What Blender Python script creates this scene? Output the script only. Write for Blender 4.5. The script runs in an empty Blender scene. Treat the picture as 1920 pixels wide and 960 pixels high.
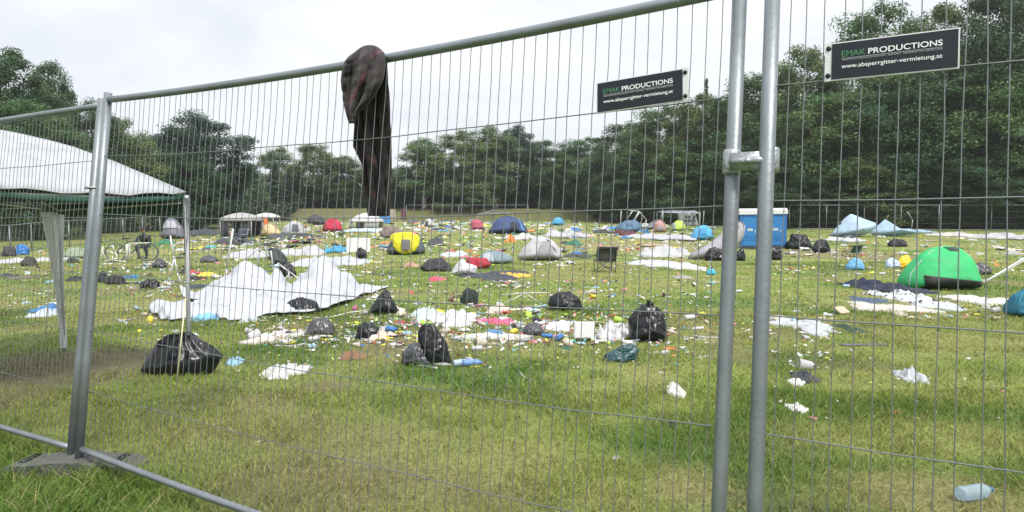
import bpy, bmesh, math, random
import numpy as np
from mathutils import Vector, Matrix, noise as mnoise

# ------------------------------------------------------------------ camera, world, sun, exposure
scene = bpy.context.scene
COL = scene.collection
F, CH, PITCH = 1263.0, 1.37, 0.0473            # focal length in photo pixels (1920 wide), eye height, pitch down
cam_d = bpy.data.cameras.new("camera")
cam_d.sensor_width = 36.0
cam_d.lens = F / 1920.0 * 36.0
cam_d.clip_start, cam_d.clip_end = 0.05, 3000.0
cam = bpy.data.objects.new("camera", cam_d)
COL.objects.link(cam)
cam.location = (0, 0, CH)
cam.rotation_euler = (math.pi / 2 - PITCH, 0, 0)
scene.camera = cam

SUN_EL, SUN_AZ = math.radians(52), math.radians(150)     # azimuth clockwise from +Y: behind the viewer, to the right
world = bpy.data.worlds.new("World")
scene.world = world
world.use_nodes = True
wt = world.node_tree
wt.nodes.clear()
def wn(t): return wt.nodes.new(t)
w_out, w_bg1, w_bg2, w_mix = wn('ShaderNodeOutputWorld'), wn('ShaderNodeBackground'), wn('ShaderNodeBackground'), wn('ShaderNodeMixShader')
w_sky = wn('ShaderNodeTexSky')
w_sky.sky_type = 'NISHITA'
w_sky.sun_disc = False
w_sky.sun_elevation = SUN_EL
w_sky.sun_rotation = SUN_AZ
wt.links.new(w_sky.outputs[0], w_bg1.inputs[0])
w_bg1.inputs[1].default_value = 0.10
w_tc, w_map, w_n1, w_n2, w_rmp = wn('ShaderNodeTexCoord'), wn('ShaderNodeMapping'), wn('ShaderNodeTexNoise'), wn('ShaderNodeTexNoise'), wn('ShaderNodeValToRGB')
w_map.inputs['Scale'].default_value = (1.0, 1.0, 3.2)
wt.links.new(w_tc.outputs['Generated'], w_map.inputs[0])
wt.links.new(w_map.outputs[0], w_n1.inputs['Vector'])
w_n1.inputs['Scale'].default_value = 2.1
w_n1.inputs['Detail'].default_value = 5
w_n1.inputs['Roughness'].default_value = 0.55
w_n1.inputs['Distortion'].default_value = 0.4
wt.links.new(w_n1.outputs[0], w_rmp.inputs[0])
e = w_rmp.color_ramp.elements
e[0].position, e[0].color = 0.36, (0.72, 0.745, 0.79, 1)
e[1].position, e[1].color = 0.60, (0.88, 0.895, 0.92, 1)
wt.links.new(w_rmp.outputs[0], w_bg2.inputs[0])
# an overcast dome is about twice as bright overhead as at the horizon
w_sep, w_pow, w_mad = wn('ShaderNodeSeparateXYZ'), wn('ShaderNodeMath'), wn('ShaderNodeMath')
wt.links.new(w_tc.outputs['Generated'], w_sep.inputs[0])
w_pow.operation = 'POWER'
w_pow.use_clamp = True
wt.links.new(w_sep.outputs[2], w_pow.inputs[0])
w_pow.inputs[1].default_value = 1.6
w_mad.operation = 'MULTIPLY_ADD'
wt.links.new(w_pow.outputs[0], w_mad.inputs[0])
w_mad.inputs[1].default_value = 0.85
w_mad.inputs[2].default_value = 0.63
wt.links.new(w_mad.outputs[0], w_bg2.inputs[1])
w_mix.inputs[0].default_value = 0.90
wt.links.new(w_bg1.outputs[0], w_mix.inputs[1])
wt.links.new(w_bg2.outputs[0], w_mix.inputs[2])
wt.links.new(w_mix.outputs[0], w_out.inputs[0])

sun_d = bpy.data.lights.new("sun", 'SUN')
sun_d.energy = 2.3
sun_d.angle = math.radians(12)
sun_d.color = (1.0, 0.96, 0.9)
sun = bpy.data.objects.new("sun", sun_d)
COL.objects.link(sun)
sd = Vector((math.sin(SUN_AZ) * math.cos(SUN_EL), math.cos(SUN_AZ) * math.cos(SUN_EL), math.sin(SUN_EL)))
sun.rotation_euler = sd.to_track_quat('Z', 'Y').to_euler()
sun.location = (0, 0, 30)

vs = scene.view_settings
vs.view_transform = 'Standard'
vs.look = 'None'
vs.gamma = 1.0
vs.use_curve_mapping = False
vs.exposure = 0.77
scene.render.engine = 'CYCLES'
scene.cycles.max_bounces = 6
scene.cycles.transparent_max_bounces = 8
scene.cycles.use_denoising = True

rng = np.random.default_rng(7)
rnd = random.Random(11)

# ------------------------------------------------------------------ terrain and picking
def terr(y):
    y = np.asarray(y, float)
    t = 0.03 * np.maximum(y - 30, 0) - 0.03 * 4 * np.exp(-np.maximum(y - 30, 0) / 4.0) * (y > 30) - 0.03 * 4 * (y <= 30) + 0.12
    b = np.clip((y - 84) / 9.0, 0, 1)
    t = np.where(y > 84, 0.03 * 50 + 0.12, t)
    return t + 1.9 * b * b * (3 - 2 * b)
def T(y): return float(terr(y))

def ray(u, v):
    dx, dz = (u - 960) / F, -(v - 480) / F
    c, s = math.cos(PITCH), math.sin(PITCH)
    return Vector((dx, c + dz * s, -s + dz * c))

def at(u, v, dist=None):
    """ground point seen at photo pixel (u, v); with dist given, the point on the ground below that pixel column at that depth"""
    d = ray(u, v)
    if dist is not None:
        k = dist / d.y
        return Vector((d.x * k, dist, T(dist)))
    lo, hi = 0.5, 120.0
    k = lo
    prev = None
    y = 1.5
    while y < 95:
        k = y / d.y
        if CH + d.z * k < T(y):
            break
        y += 0.15 if y < 40 else 0.5
    k = y / d.y
    return Vector((d.x * k, y, T(y)))

def px(p): return p.y / F                           # metres per photo pixel at that point
def zat(v, y):                                       # height seen at pixel row v, depth y
    d = ray(960, v)
    return CH + d.z * y / d.y

# ------------------------------------------------------------------ numpy value noise
_perm = rng.permutation(512)
def vnoise(x, y, s=0):
    x = np.asarray(x, float) + 1000.0 + s * 17.3; y = np.asarray(y, float) + 1000.0 + s * 31.7
    xi = np.floor(x).astype(int); yi = np.floor(y).astype(int)
    fx = x - xi; fy = y - yi
    fx = fx * fx * (3 - 2 * fx); fy = fy * fy * (3 - 2 * fy)
    def h(a, b): return _perm[(_perm[a % 512] + b) % 512] / 511.0
    return (h(xi, yi) * (1 - fx) + h(xi + 1, yi) * fx) * (1 - fy) + (h(xi, yi + 1) * (1 - fx) + h(xi + 1, yi + 1) * fx) * fy
def fbm(x, y, s=0, o=4):
    a, t, n = 0.5, 0, 0
    for i in range(o):
        t = t + a * vnoise(x * 2 ** i, y * 2 ** i, s + i * 5); n += a; a *= 0.5
    return t / n

def nz3(x, y, z, seed):
    return mnoise.fractal(Vector((x + seed * 7.1, y - seed * 3.3, z + seed * 1.9)), 0.9, 2.1, 4)

# ------------------------------------------------------------------ materials
def nt_mat(name):
    m = bpy.data.materials.new(name)
    m.use_nodes = True
    nt = m.node_tree
    b = nt.nodes['Principled BSDF']
    return m, nt, b

def mat(name, col=None, rough=0.6, metal=0.0, var=0.12, scale=6.0, bump=0.0, bscale=20.0, trans=0.0, obj=False, spec=0.5, dirt=0.0, coat=0.0, pleat=False):
    """procedural material: base colour (or the object's own colour), noise variation, dirt blotches, bump, optional see-through cloth light"""
    m, nt, b = nt_mat(name)
    L = nt.links.new
    tc = nt.nodes.new('ShaderNodeTexCoord')
    nz = nt.nodes.new('ShaderNodeTexNoise')
    nz.inputs['Scale'].default_value = scale
    nz.inputs['Detail'].default_value = 5
    L(tc.outputs['Object'], nz.inputs['Vector'])
    hsv = nt.nodes.new('ShaderNodeHueSaturation')
    mr = nt.nodes.new('ShaderNodeMapRange')
    mr.inputs[1].default_value, mr.inputs[2].default_value = 0.25, 0.75
    mr.inputs[3].default_value, mr.inputs[4].default_value = 1 - var, 1 + var
    L(nz.outputs[0], mr.inputs[0])
    L(mr.outputs[0], hsv.inputs['Value'])
    if obj:
        oi = nt.nodes.new('ShaderNodeObjectInfo')
        L(oi.outputs['Color'], hsv.inputs['Color'])
    else:
        hsv.inputs['Color'].default_value = (*col, 1)
    out = hsv.outputs[0]
    if dirt > 0:
        n2 = nt.nodes.new('ShaderNodeTexNoise')
        n2.inputs['Scale'].default_value = scale * 0.6
        n2.inputs['Detail'].default_value = 6
        n2.inputs['Roughness'].default_value = 0.65
        L(tc.outputs['Object'], n2.inputs['Vector'])
        r2 = nt.nodes.new('ShaderNodeMapRange')
        r2.inputs[1].default_value, r2.inputs[2].default_value = 0.52, 0.75
        r2.inputs[3].default_value, r2.inputs[4].default_value = 0, dirt
        L(n2.outputs[0], r2.inputs[0])
        mx = nt.nodes.new('ShaderNodeMix')
        mx.data_type = 'RGBA'
        L(r2.outputs[0], mx.inputs[0])
        L(out, mx.inputs[6])
        mx.inputs[7].default_value = (0.16, 0.14, 0.10, 1)
        out = mx.outputs[2]
    L(out, b.inputs['Base Color'])
    b.inputs['Roughness'].default_value = rough
    b.inputs['Metallic'].default_value = metal
    b.inputs['Specular IOR Level'].default_value = spec
    b.inputs['Coat Weight'].default_value = coat
    if bump > 0:
        n3 = nt.nodes.new('ShaderNodeTexNoise')
        n3.inputs['Scale'].default_value = bscale
        n3.inputs['Detail'].default_value = 4
        if pleat:                                   # film pulled into creases that run down from the neck
            mp = nt.nodes.new('ShaderNodeMapping')
            mp.inputs['Scale'].default_value = (1.0, 1.0, 0.38)
            L(tc.outputs['Object'], mp.inputs[0])
            L(mp.outputs[0], n3.inputs['Vector'])
            n3.inputs['Distortion'].default_value = 1.2
        else:
            L(tc.outputs['Object'], n3.inputs['Vector'])
        bp = nt.nodes.new('ShaderNodeBump')
        bp.inputs['Strength'].default_value = bump
        bp.inputs['Distance'].default_value = 0.02
        L(n3.outputs[0], bp.inputs['Height'])
        L(bp.outputs[0], b.inputs['Normal'])
    if trans > 0:
        tr = nt.nodes.new('ShaderNodeBsdfTranslucent')
        L(out, tr.inputs[0])
        ms = nt.nodes.new('ShaderNodeMixShader')
        ms.inputs[0].default_value = trans
        L(b.outputs[0], ms.inputs[1])
        L(tr.outputs[0], ms.inputs[2])
        L(ms.outputs[0], nt.nodes['Material Output'].inputs[0])
    return m

M = {}
M['galv'] = mat('galvanised_steel', (0.23, 0.255, 0.27), 0.5, 0.7, 0.15, 7, 0.08, 60, dirt=0.22)
M['wire'] = mat('galvanised_wire', (0.17, 0.185, 0.19), 0.55, 0.5, 0.1, 9)
M['weld'] = mat('pale_steel_clamp', (0.38, 0.40, 0.41), 0.4, 0.8, 0.12, 30, 0.3, 50)
M['bag'] = mat('black_bin_bag', (0.008, 0.009, 0.011), 0.27, 0, 0.25, 8, 0.45, 6, spec=0.36, pleat=True)
M['greybag'] = mat('grey_bin_bag', (0.05, 0.053, 0.06), 0.30, 0, 0.25, 8, 0.45, 6, spec=0.5, pleat=True)
M['fabric'] = mat('tent_fabric', None, 0.7, 0, 0.10, 5, 0.45, 5, trans=0.22, obj=True, dirt=0.38)
M['cloth'] = mat('crumpled_cloth', None, 0.9, 0, 0.22, 7, 0.6, 12, obj=True, dirt=0.25)
M['plastic'] = mat('thin_plastic', None, 0.42, 0, 0.1, 9, 0.35, 14, trans=0.15, obj=True, dirt=0.2)
M['paper'] = mat('paper_and_card', None, 0.85, 0, 0.12, 14, 0.25, 18, obj=True, dirt=0.35)
M['tube'] = mat('painted_tube', None, 0.4, 0.2, 0.08, 12, obj=True, dirt=0.2)
M['hard'] = mat('hard_plastic', None, 0.35, 0, 0.06, 8, 0.05, 20, obj=True, dirt=0.15)
M['rubber'] = mat('recycled_rubber', (0.085, 0.085, 0.082), 0.9, 0, 0.25, 18, 0.6, 60, dirt=0.5)
M['bottle'] = mat('clear_blue_plastic', (0.62, 0.76, 0.86), 0.12, 0, 0.08, 14, 0.2, 30, trans=0.2, spec=0.7)
M['bottle'].node_tree.nodes['Principled BSDF'].inputs['Transmission Weight'].default_value = 0.7
M['letter_white'] = mat('white_lettering', (0.72, 0.73, 0.72), 0.6, 0, 0.04)
M['letter_green'] = mat('green_lettering', (0.05, 0.20, 0.09), 0.6, 0, 0.04)
M['letter_grey'] = mat('grey_lettering', (0.36, 0.37, 0.37), 0.6, 0, 0.04)
M['sign'] = mat('dark_sign_face', (0.012, 0.016, 0.022), 0.55, 0, 0.2, 14, spec=0.3)
M['alu'] = mat('white_aluminium_edge', (0.62, 0.62, 0.60), 0.45, 0.2, 0.08, 14, dirt=0.15)
M['skin'] = mat('skin', (0.45, 0.26, 0.19), 0.6, 0, 0.08)
M['bark'] = mat('bark', (0.10, 0.085, 0.065), 0.95, 0, 0.3, 3, 0.8, 6)
M['birchbark'] = mat('birch_bark', (0.42, 0.41, 0.38), 0.9, 0, 0.45, 2.5, 0.5, 6)

def spotted():
    m, nt, b = nt_mat('spotted_blanket')
    tc = nt.nodes.new('ShaderNodeTexCoord')
    vo = nt.nodes.new('ShaderNodeTexVoronoi')
    vo.inputs['Scale'].default_value = 9
    rp = nt.nodes.new('ShaderNodeValToRGB')
    rp.color_ramp.elements[0].position, rp.color_ramp.elements[0].color = .30, (.035, .04, .045, 1)
    rp.color_ramp.elements[1].position, rp.color_ramp.elements[1].color = .38, (.50, .51, .52, 1)
    nt.links.new(tc.outputs['Object'], vo.inputs['Vector'])
    nt.links.new(vo.outputs['Distance'], rp.inputs[0])
    nt.links.new(rp.outputs[0], b.inputs['Base Color'])
    b.inputs['Roughness'].default_value = .9
    return m
M['spotted'] = spotted()

def leaf_mat(name):
    m, nt, b = nt_mat(name)
    L = nt.links.new
    oi = nt.nodes.new('ShaderNodeObjectInfo')
    at_ = nt.nodes.new('ShaderNodeAttribute')
    at_.attribute_name = 'tint'
    mul = nt.nodes.new('ShaderNodeMix')
    mul.data_type = 'RGBA'
    mul.blend_type = 'MULTIPLY'
    mul.inputs[0].default_value = 1
    L(oi.outputs['Color'], mul.inputs[6])
    L(at_.outputs['Color'], mul.inputs[7])
    L(mul.outputs[2], b.inputs['Base Color'])
    b.inputs['Roughness'].default_value = 0.55
    b.inputs['Specular IOR Level'].default_value = 0.35
    tr = nt.nodes.new('ShaderNodeBsdfTranslucent')
    L(mul.outputs[2], tr.inputs[0])
    ms = nt.nodes.new('ShaderNodeMixShader')
    ms.inputs[0].default_value = 0.36
    L(b.outputs[0], ms.inputs[1])
    L(tr.outputs[0], ms.inputs[2])
    L(ms.outputs[0], nt.nodes['Material Output'].inputs[0])
    return m
M['leaf'] = leaf_mat('leaves')

def attr_mat(name, noise_amt, bump, trans):
    m, nt, b = nt_mat(name)
    L = nt.links.new
    a = nt.nodes.new('ShaderNodeAttribute')
    a.attribute_name = 'col'
    out = a.outputs['Color']
    geo = nt.nodes.new('ShaderNodeNewGeometry')
    if noise_amt > 0:
        last = out
        for sc, lo, hi, det in ((26.0, 1 - noise_amt, 1 + noise_amt, 3), (3.5, 1 - noise_amt * .5, 1 + noise_amt * .5, 4), (90.0, 1 - noise_amt * .9, 1 + noise_amt * .9, 2)):
            n = nt.nodes.new('ShaderNodeTexNoise')
            n.inputs['Scale'].default_value = sc
            n.inputs['Detail'].default_value = det
            n.inputs['Roughness'].default_value = 0.7
            L(geo.outputs['Position'], n.inputs['Vector'])
            r = nt.nodes.new('ShaderNodeMapRange')
            r.inputs[1].default_value, r.inputs[2].default_value = 0.3, 0.7
            r.inputs[3].default_value, r.inputs[4].default_value = lo, hi
            L(n.outputs[0], r.inputs[0])
            h = nt.nodes.new('ShaderNodeHueSaturation')
            L(r.outputs[0], h.inputs['Value'])
            L(last, h.inputs['Color'])
            last = h.outputs[0]
        # straw-coloured flecks
        n = nt.nodes.new('ShaderNodeTexNoise')
        n.inputs['Scale'].default_value = 14.0
        n.inputs['Detail'].default_value = 6
        n.inputs['Roughness'].default_value = 0.8
        L(geo.outputs['Position'], n.inputs['Vector'])
        r = nt.nodes.new('ShaderNodeMapRange')
        r.inputs[1].default_value, r.inputs[2].default_value = 0.55, 0.72
        r.inputs[3].default_value, r.inputs[4].default_value = 0, 0.55
        L(n.outputs[0], r.inputs[0])
        mx = nt.nodes.new('ShaderNodeMix')
        mx.data_type = 'RGBA'
        L(r.outputs[0], mx.inputs[0])
        L(last, mx.inputs[6])
        mx.inputs[7].default_value = (0.235, 0.22, 0.09, 1)
        out = mx.outputs[2]
    L(out, b.inputs['Base Color'])
    b.inputs['Roughness'].default_value = 0.75
    b.inputs['Specular IOR Level'].default_value = 0.25
    if bump > 0:
        n = nt.nodes.new('ShaderNodeTexNoise')
        n.inputs['Scale'].default_value = 22
        n.inputs['Detail'].default_value = 6
        n.inputs['Roughness'].default_value = 0.75
        L(geo.outputs['Position'], n.inputs['Vector'])
        bp = nt.nodes.new('ShaderNodeBump')
        bp.inputs['Strength'].default_value = bump
        bp.inputs['Distance'].default_value = 0.05
        L(n.outputs[0], bp.inputs['Height'])
        L(bp.outputs[0], b.inputs['Normal'])
    if trans > 0:
        tr = nt.nodes.new('ShaderNodeBsdfTranslucent')
        L(out, tr.inputs[0])
        ms = nt.nodes.new('ShaderNodeMixShader')
        ms.inputs[0].default_value = trans
        L(b.outputs[0], ms.inputs[1])
        L(tr.outputs[0], ms.inputs[2])
        L(ms.outputs[0], nt.nodes['Material Output'].inputs[0])
    return m
M['ground'] = attr_mat('meadow_ground', 0.32, 0.9, 0)
M['blade'] = attr_mat('grass_blade', 0, 0, 0.3)

# ------------------------------------------------------------------ object helpers
def tag(o, label=None, cat=None, group=None, kind=None):
    if label: o['label'] = label
    if cat: o['category'] = cat
    if group: o['group'] = group
    if kind: o['kind'] = kind
    return o

def empty(name, loc, rz=0.0):
    o = bpy.data.objects.new(name, None)
    COL.objects.link(o)
    o.location = loc
    o.rotation_euler = (0, 0, rz)
    o.empty_display_size = 0.1
    return o

def link_mesh(name, me, m, parent=None, col=None, loc=(0, 0, 0), rot=(0, 0, 0)):
    o = bpy.data.objects.new(name, me)
    COL.objects.link(o)
    if m is not None and not me.materials: me.materials.append(m)
    o.parent = parent
    o.location = loc
    o.rotation_euler = rot
    if col: o.color = (*([c * .84 for c in col] if min(col) > .5 else col), 1)
    return o

class MB:
    def __init__(s): s.v, s.f = [], []
    def add(s, v, f):
        n = len(s.v)
        s.v += [tuple(p) for p in v]
        s.f += [tuple(i + n for i in q) for q in f]
        return s
    def box(s, c, d, R=None):
        x, y, z = d[0] / 2, d[1] / 2, d[2] / 2
        vs_ = [Vector(p) for p in ((-x, -y, -z), (x, -y, -z), (x, y, -z), (-x, y, -z), (-x, -y, z), (x, -y, z), (x, y, z), (-x, y, z))]
        if R is not None: vs_ = [R @ p for p in vs_]
        vs_ = [p + Vector(c) for p in vs_]
        return s.add(vs_, [(0, 3, 2, 1), (4, 5, 6, 7), (0, 1, 5, 4), (1, 2, 6, 5), (2, 3, 7, 6), (3, 0, 4, 7)])
    def tube(s, pts, r, seg=8, cap=True):
        pts = [Vector(p) for p in pts]
        rs = r if isinstance(r, (list, tuple)) else [r] * len(pts)
        rings = []
        base = len(s.v)
        up = None
        for i, p in enumerate(pts):
            a = pts[max(i - 1, 0)]; b = pts[min(i + 1, len(pts) - 1)]
            t = (b - a).normalized()
            if up is None:
                up = Vector((0, 0, 1)) if abs(t.z) < 0.9 else Vector((1, 0, 0))
            x = up.cross(t).normalized()
            up = t.cross(x).normalized()
            for k in range(seg):
                an = 2 * math.pi * k / seg
                s.v.append(tuple(p + (x * math.cos(an) + up * math.sin(an)) * rs[i]))
        n = len(pts)
        for i in range(n - 1):
            for k in range(seg):
                a0 = base + i * seg + k; a1 = base + i * seg + (k + 1) % seg
                s.f.append((a0, a1, a1 + seg, a0 + seg))
        if cap:
            s.f.append(tuple(base + k for k in reversed(range(seg))))
            s.f.append(tuple(base + (n - 1) * seg + k for k in range(seg)))
        return s
    def lathe(s, prof, c=(0, 0, 0), seg=14, R=None):
        base = len(s.v)
        for r, z in prof:
            for k in range(seg):
                an = 2 * math.pi * k / seg
                p = Vector((r * math.cos(an), r * math.sin(an), z))
                if R is not None: p = R @ p
                s.v.append(tuple(p + Vector(c)))
        for i in range(len(prof) - 1):
            for k in range(seg):
                a0 = base + i * seg + k; a1 = base + i * seg + (k + 1) % seg
                s.f.append((a0, a1, a1 + seg, a0 + seg))
        s.f.append(tuple(base + k for k in reversed(range(seg))))
        s.f.append(tuple(base + (len(prof) - 1) * seg + k for k in range(seg)))
        return s
    def grid(s, P):
        """P: array (n, m, 3)"""
        n, m = len(P), len(P[0])
        base = len(s.v)
        for row in P:
            for p in row: s.v.append(tuple(p))
        for i in range(n - 1):
            for j in range(m - 1):
                a = base + i * m + j
                s.f.append((a, a + 1, a + m + 1, a + m))
        return s
    def mesh(s, name, smooth=True):
        me = bpy.data.meshes.new(name)
        me.from_pydata(s.v, [], s.f)
        if smooth: me.polygons.foreach_set('use_smooth', [True] * len(me.polygons))
        me.update()
        return me
    def build(s, name, m, parent=None, col=None, smooth=True, loc=(0, 0, 0), rot=(0, 0, 0)):
        return link_mesh(name, s.mesh(name, smooth), m, parent, col, loc, rot)

def np_mesh(name, verts, faces, k, attr=None, attr_name='col', smooth=False):
    me = bpy.data.meshes.new(name)
    nv, nf = len(verts), len(faces)
    me.vertices.add(nv)
    me.vertices.foreach_set('co', np.ascontiguousarray(verts, dtype=np.float32).ravel())
    me.loops.add(nf * k)
    me.loops.foreach_set('vertex_index', np.ascontiguousarray(faces, dtype=np.int32).ravel())
    me.polygons.add(nf)
    me.polygons.foreach_set('loop_start', np.arange(0, nf * k, k, dtype=np.int32))
    me.polygons.foreach_set('loop_total', np.full(nf, k, dtype=np.int32))
    if smooth: me.polygons.foreach_set('use_smooth', np.ones(nf, dtype=bool))
    if attr is not None:
        a = me.attributes.new(attr_name, 'FLOAT_COLOR', 'POINT')
        c = np.ones((nv, 4), np.float32)
        c[:, :3] = attr
        a.data.foreach_set('color', c.ravel())
    me.update()
    me.validate()
    return me

def solidify(o, th, off=0):
    md = o.modifiers.new('thickness', 'SOLIDIFY')
    md.thickness = th
    md.offset = off
    return o

LAND = []          # (u, v, phrase) of the well-known things, for telling litter apart
def land(u, v, phrase): LAND.append((u, v, phrase))

# ------------------------------------------------------------------ ground
GREEN = np.array((0.188, 0.242, 0.046)); LUSH = np.array((0.088, 0.160, 0.028)); STRAW = np.array((0.310, 0.275, 0.115)); SOIL = np.array((0.150, 0.112, 0.074)); PALE = np.array((0.232, 0.245, 0.078))
PATCH = []          # (x, y, rx, ry, soil, straw)
for (u0, u1, v0, v1, soil, straw) in (
    (-140, 330, 655, 735, .72, .1), (560, 660, 715, 745, .55, .3), (840, 1010, 895, 960, .2, .55), (1040, 1260, 930, 960, .15, .4), (1500, 1960, 885, 990, .3, .75),
    (660, 860, 625, 680, .5, .4), (980, 1120, 600, 650, .35, .4), (1000, 1330, 452, 474, .3, .9), (1450, 1720, 466, 490, .5, .6), (740, 900, 428, 440, .2, .8),
    (480, 640, 600, 640, .35, .5), (1290, 1350, 590, 660, .1, .8), (1220, 1345, 880, 960, .2, .75), (1840, 1930, 520, 545, .4, .5), (420, 560, 745, 800, .3, .4), (230, 330, 520, 560, .4, .4), (-100, 60, 735, 790, .5, .1), (1440, 1990, 800, 880, .05, .3), (700, 1340, 860, 990, .05, .25), (1460, 1900, 690, 760, .0, .25)):
    a, b = at((u0 + u1) / 2, v0), at((u0 + u1) / 2, v1)
    PATCH.append(((a.x + b.x) / 2, (a.y + b.y) / 2, max((u1 - u0) / 2 * px(b), .2), max(abs(a.y - b.y) / 2, .15), soil, straw))

def ground_col(x, y, fine=True):
    n1 = fbm(x * 0.55, y * 0.55, 1); n2 = fbm(x * 1.9, y * 1.9, 9); n3 = fbm(x * 0.16, y * 0.16, 23)
    straw = np.clip((n1 - 0.53) * 6, 0, 1) * 0.42 + np.clip((n2 - .52) * 4, 0, 1) * .25
    lush = np.clip((0.47 - n1) * 7, 0, 1) * 0.75 + np.clip((.46 - n2) * 5, 0, 1) * .4
    lush = np.clip(lush, 0, 1)
    soil = np.clip((fbm(x * 0.9, y * 0.9, 40) - 0.60) * 6, 0, 1) * 0.4
    wob = (n2 - .5) * 1.1
    for (cx, cy, rx, ry, so, st) in PATCH:
        d = np.sqrt(((x - cx) / rx) ** 2 + ((y - cy) / ry) ** 2) + wob
        w = np.clip((1.25 - d) / 0.6, 0, 1)
        soil = np.maximum(soil, so * w); straw = np.maximum(straw, st * w); lush = lush * (1 - w)
    # long lush dark green grass on the viewer's side of the fence, bottom left
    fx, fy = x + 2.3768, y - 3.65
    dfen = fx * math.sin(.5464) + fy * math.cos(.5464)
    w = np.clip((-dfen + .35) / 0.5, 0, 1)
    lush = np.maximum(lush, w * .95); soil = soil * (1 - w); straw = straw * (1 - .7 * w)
    pale = np.clip((n3 - .45) * 4, 0, 1) * .8
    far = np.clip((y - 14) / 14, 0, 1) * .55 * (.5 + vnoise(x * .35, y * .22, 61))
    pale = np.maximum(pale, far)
    c = GREEN * (1 - pale[:, None]) + PALE * pale[:, None]
    c = c * (1 - lush[:, None]) + LUSH * lush[:, None]
    c = c * (1 - straw[:, None] * .75) + STRAW * straw[:, None] * .75
    c = c * (1 - soil[:, None]) + SOIL * soil[:, None]
    bank = (np.clip((y - 76) / 10, 0, 1) * (.55 + .5 * n2))[:, None].clip(0, 1)
    c = c * (1 - bank) + np.array((.105, .100, .045)) * bank
    return c, lush, straw, soil

ys = np.concatenate([np.arange(-6, 16, .14), np.arange(16, 40, .4), np.arange(40, 100, 1.0), np.geomspace(100, 900, 24)])
xs_h = np.concatenate([np.arange(0, 8, .16), np.arange(8, 24, .5), np.arange(24, 80, 2), np.geomspace(80, 900, 14)])
xs = np.concatenate([-xs_h[:0:-1], xs_h])
gx, gy = np.meshgrid(xs, ys)
gxf, gyf = gx.ravel(), gy.ravel()
gz = terr(gyf) + (fbm(gxf * .9, gyf * .9, 77) - .5) * .05
gc, _, _, _ = ground_col(gxf, gyf)
n, m_ = len(ys), len(xs)
idx = np.arange(n * m_).reshape(n, m_)
gf = np.stack([idx[:-1, :-1], idx[:-1, 1:], idx[1:, 1:], idx[1:, :-1]], -1).reshape(-1, 4)
ground = link_mesh('ground', np_mesh('ground', np.stack([gxf, gyf, gz], 1), gf, 4, gc, smooth=True), M['ground'])
tag(ground, kind='structure')

# grass blades: denser near the fence, thinning with distance
def blades(n_, y0, y1, h0, h1, w0, seed, spread=1.0):
    r = np.random.default_rng(seed)
    y = np.sqrt(r.uniform(y0 ** 2, y1 ** 2, n_))
    x = r.uniform(-1, 1, n_) * (0.92 * y + 1.3)
    c, lush, straw, soil = ground_col(x, y)
    tuft = vnoise(x * 3.1, y * 3.1, 5)
    keep = r.uniform(0, 1, n_) < np.clip((0.45 + .75 * tuft) * (1 - .85 * soil) * (1 - .25 * straw), 0.04, 1)
    x, y, c, lush, straw, tuft = x[keep], y[keep], c[keep], lush[keep], straw[keep], tuft[keep]
    k = len(x)
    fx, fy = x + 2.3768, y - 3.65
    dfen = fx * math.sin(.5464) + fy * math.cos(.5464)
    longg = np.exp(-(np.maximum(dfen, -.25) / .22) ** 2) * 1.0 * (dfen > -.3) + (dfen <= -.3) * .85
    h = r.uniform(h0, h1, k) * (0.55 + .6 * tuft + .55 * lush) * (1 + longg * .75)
    az = r.uniform(0, 2 * np.pi, k)
    lean = r.uniform(.3, 1.9, k) * h
    lx, ly = np.cos(az) * lean, np.sin(az) * lean
    wz = r.uniform(0, 2 * np.pi, k)
    w = w0 * r.uniform(.6, 1.3, k)
    wx, wy = np.cos(wz) * w, np.sin(wz) * w
    z = terr(y) - .005 + (fbm(x * .9, y * .9, 77) - .5) * .05
    V = np.zeros((k, 5, 3))
    V[:, 0] = np.stack([x - wx, y - wy, z], 1)
    V[:, 1] = np.stack([x + wx, y + wy, z], 1)
    V[:, 2] = np.stack([x + wx * .7 + lx * .4, y + wy * .7 + ly * .4, z + h * .62], 1)
    V[:, 3] = np.stack([x - wx * .7 + lx * .4, y - wy * .7 + ly * .4, z + h * .62], 1)
    V[:, 4] = np.stack([x + lx, y + ly, z + h], 1)
    b = np.arange(k)[:, None] * 5
    tri = np.concatenate([b + np.array([[0, 1, 2]]), b + np.array([[0, 2, 3]]), b + np.array([[3, 2, 4]])], 0)
    rr = r.uniform(0, 1, k)[:, None]
    dry = (r.uniform(0, 1, k) < (.09 + .3 * straw))[:, None]
    cc = c * (0.55 + 1.15 * rr ** 1.3) * np.array((1.0, 1.03, .92))
    cc = np.where(dry, np.array((0.30, 0.265, 0.125)) * (.7 + .6 * rr), cc)
    return V.reshape(-1, 3), tri, np.repeat(cc, 5, 0)
parts, off = [], 0
for a in ((130000, 2.4, 5.5, .020, .058, .0028, 1), (140000, 5.0, 10.5, .020, .056, .0042, 2), (115000, 9.5, 24, .022, .055, .008, 3), (90000, 20, 58, .022, .060, .020, 4)):
    v_, t_, c_ = blades(*a)
    parts.append((v_, t_ + off, c_)); off += len(v_)
gr = link_mesh('grass', np_mesh('grass', np.concatenate([p[0] for p in parts]), np.concatenate([p[1] for p in parts]), 3, np.concatenate([p[2] for p in parts])), M['blade'])
tag(gr, 'short trampled meadow grass with straw coloured patches', 'grass', kind='stuff')

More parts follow.
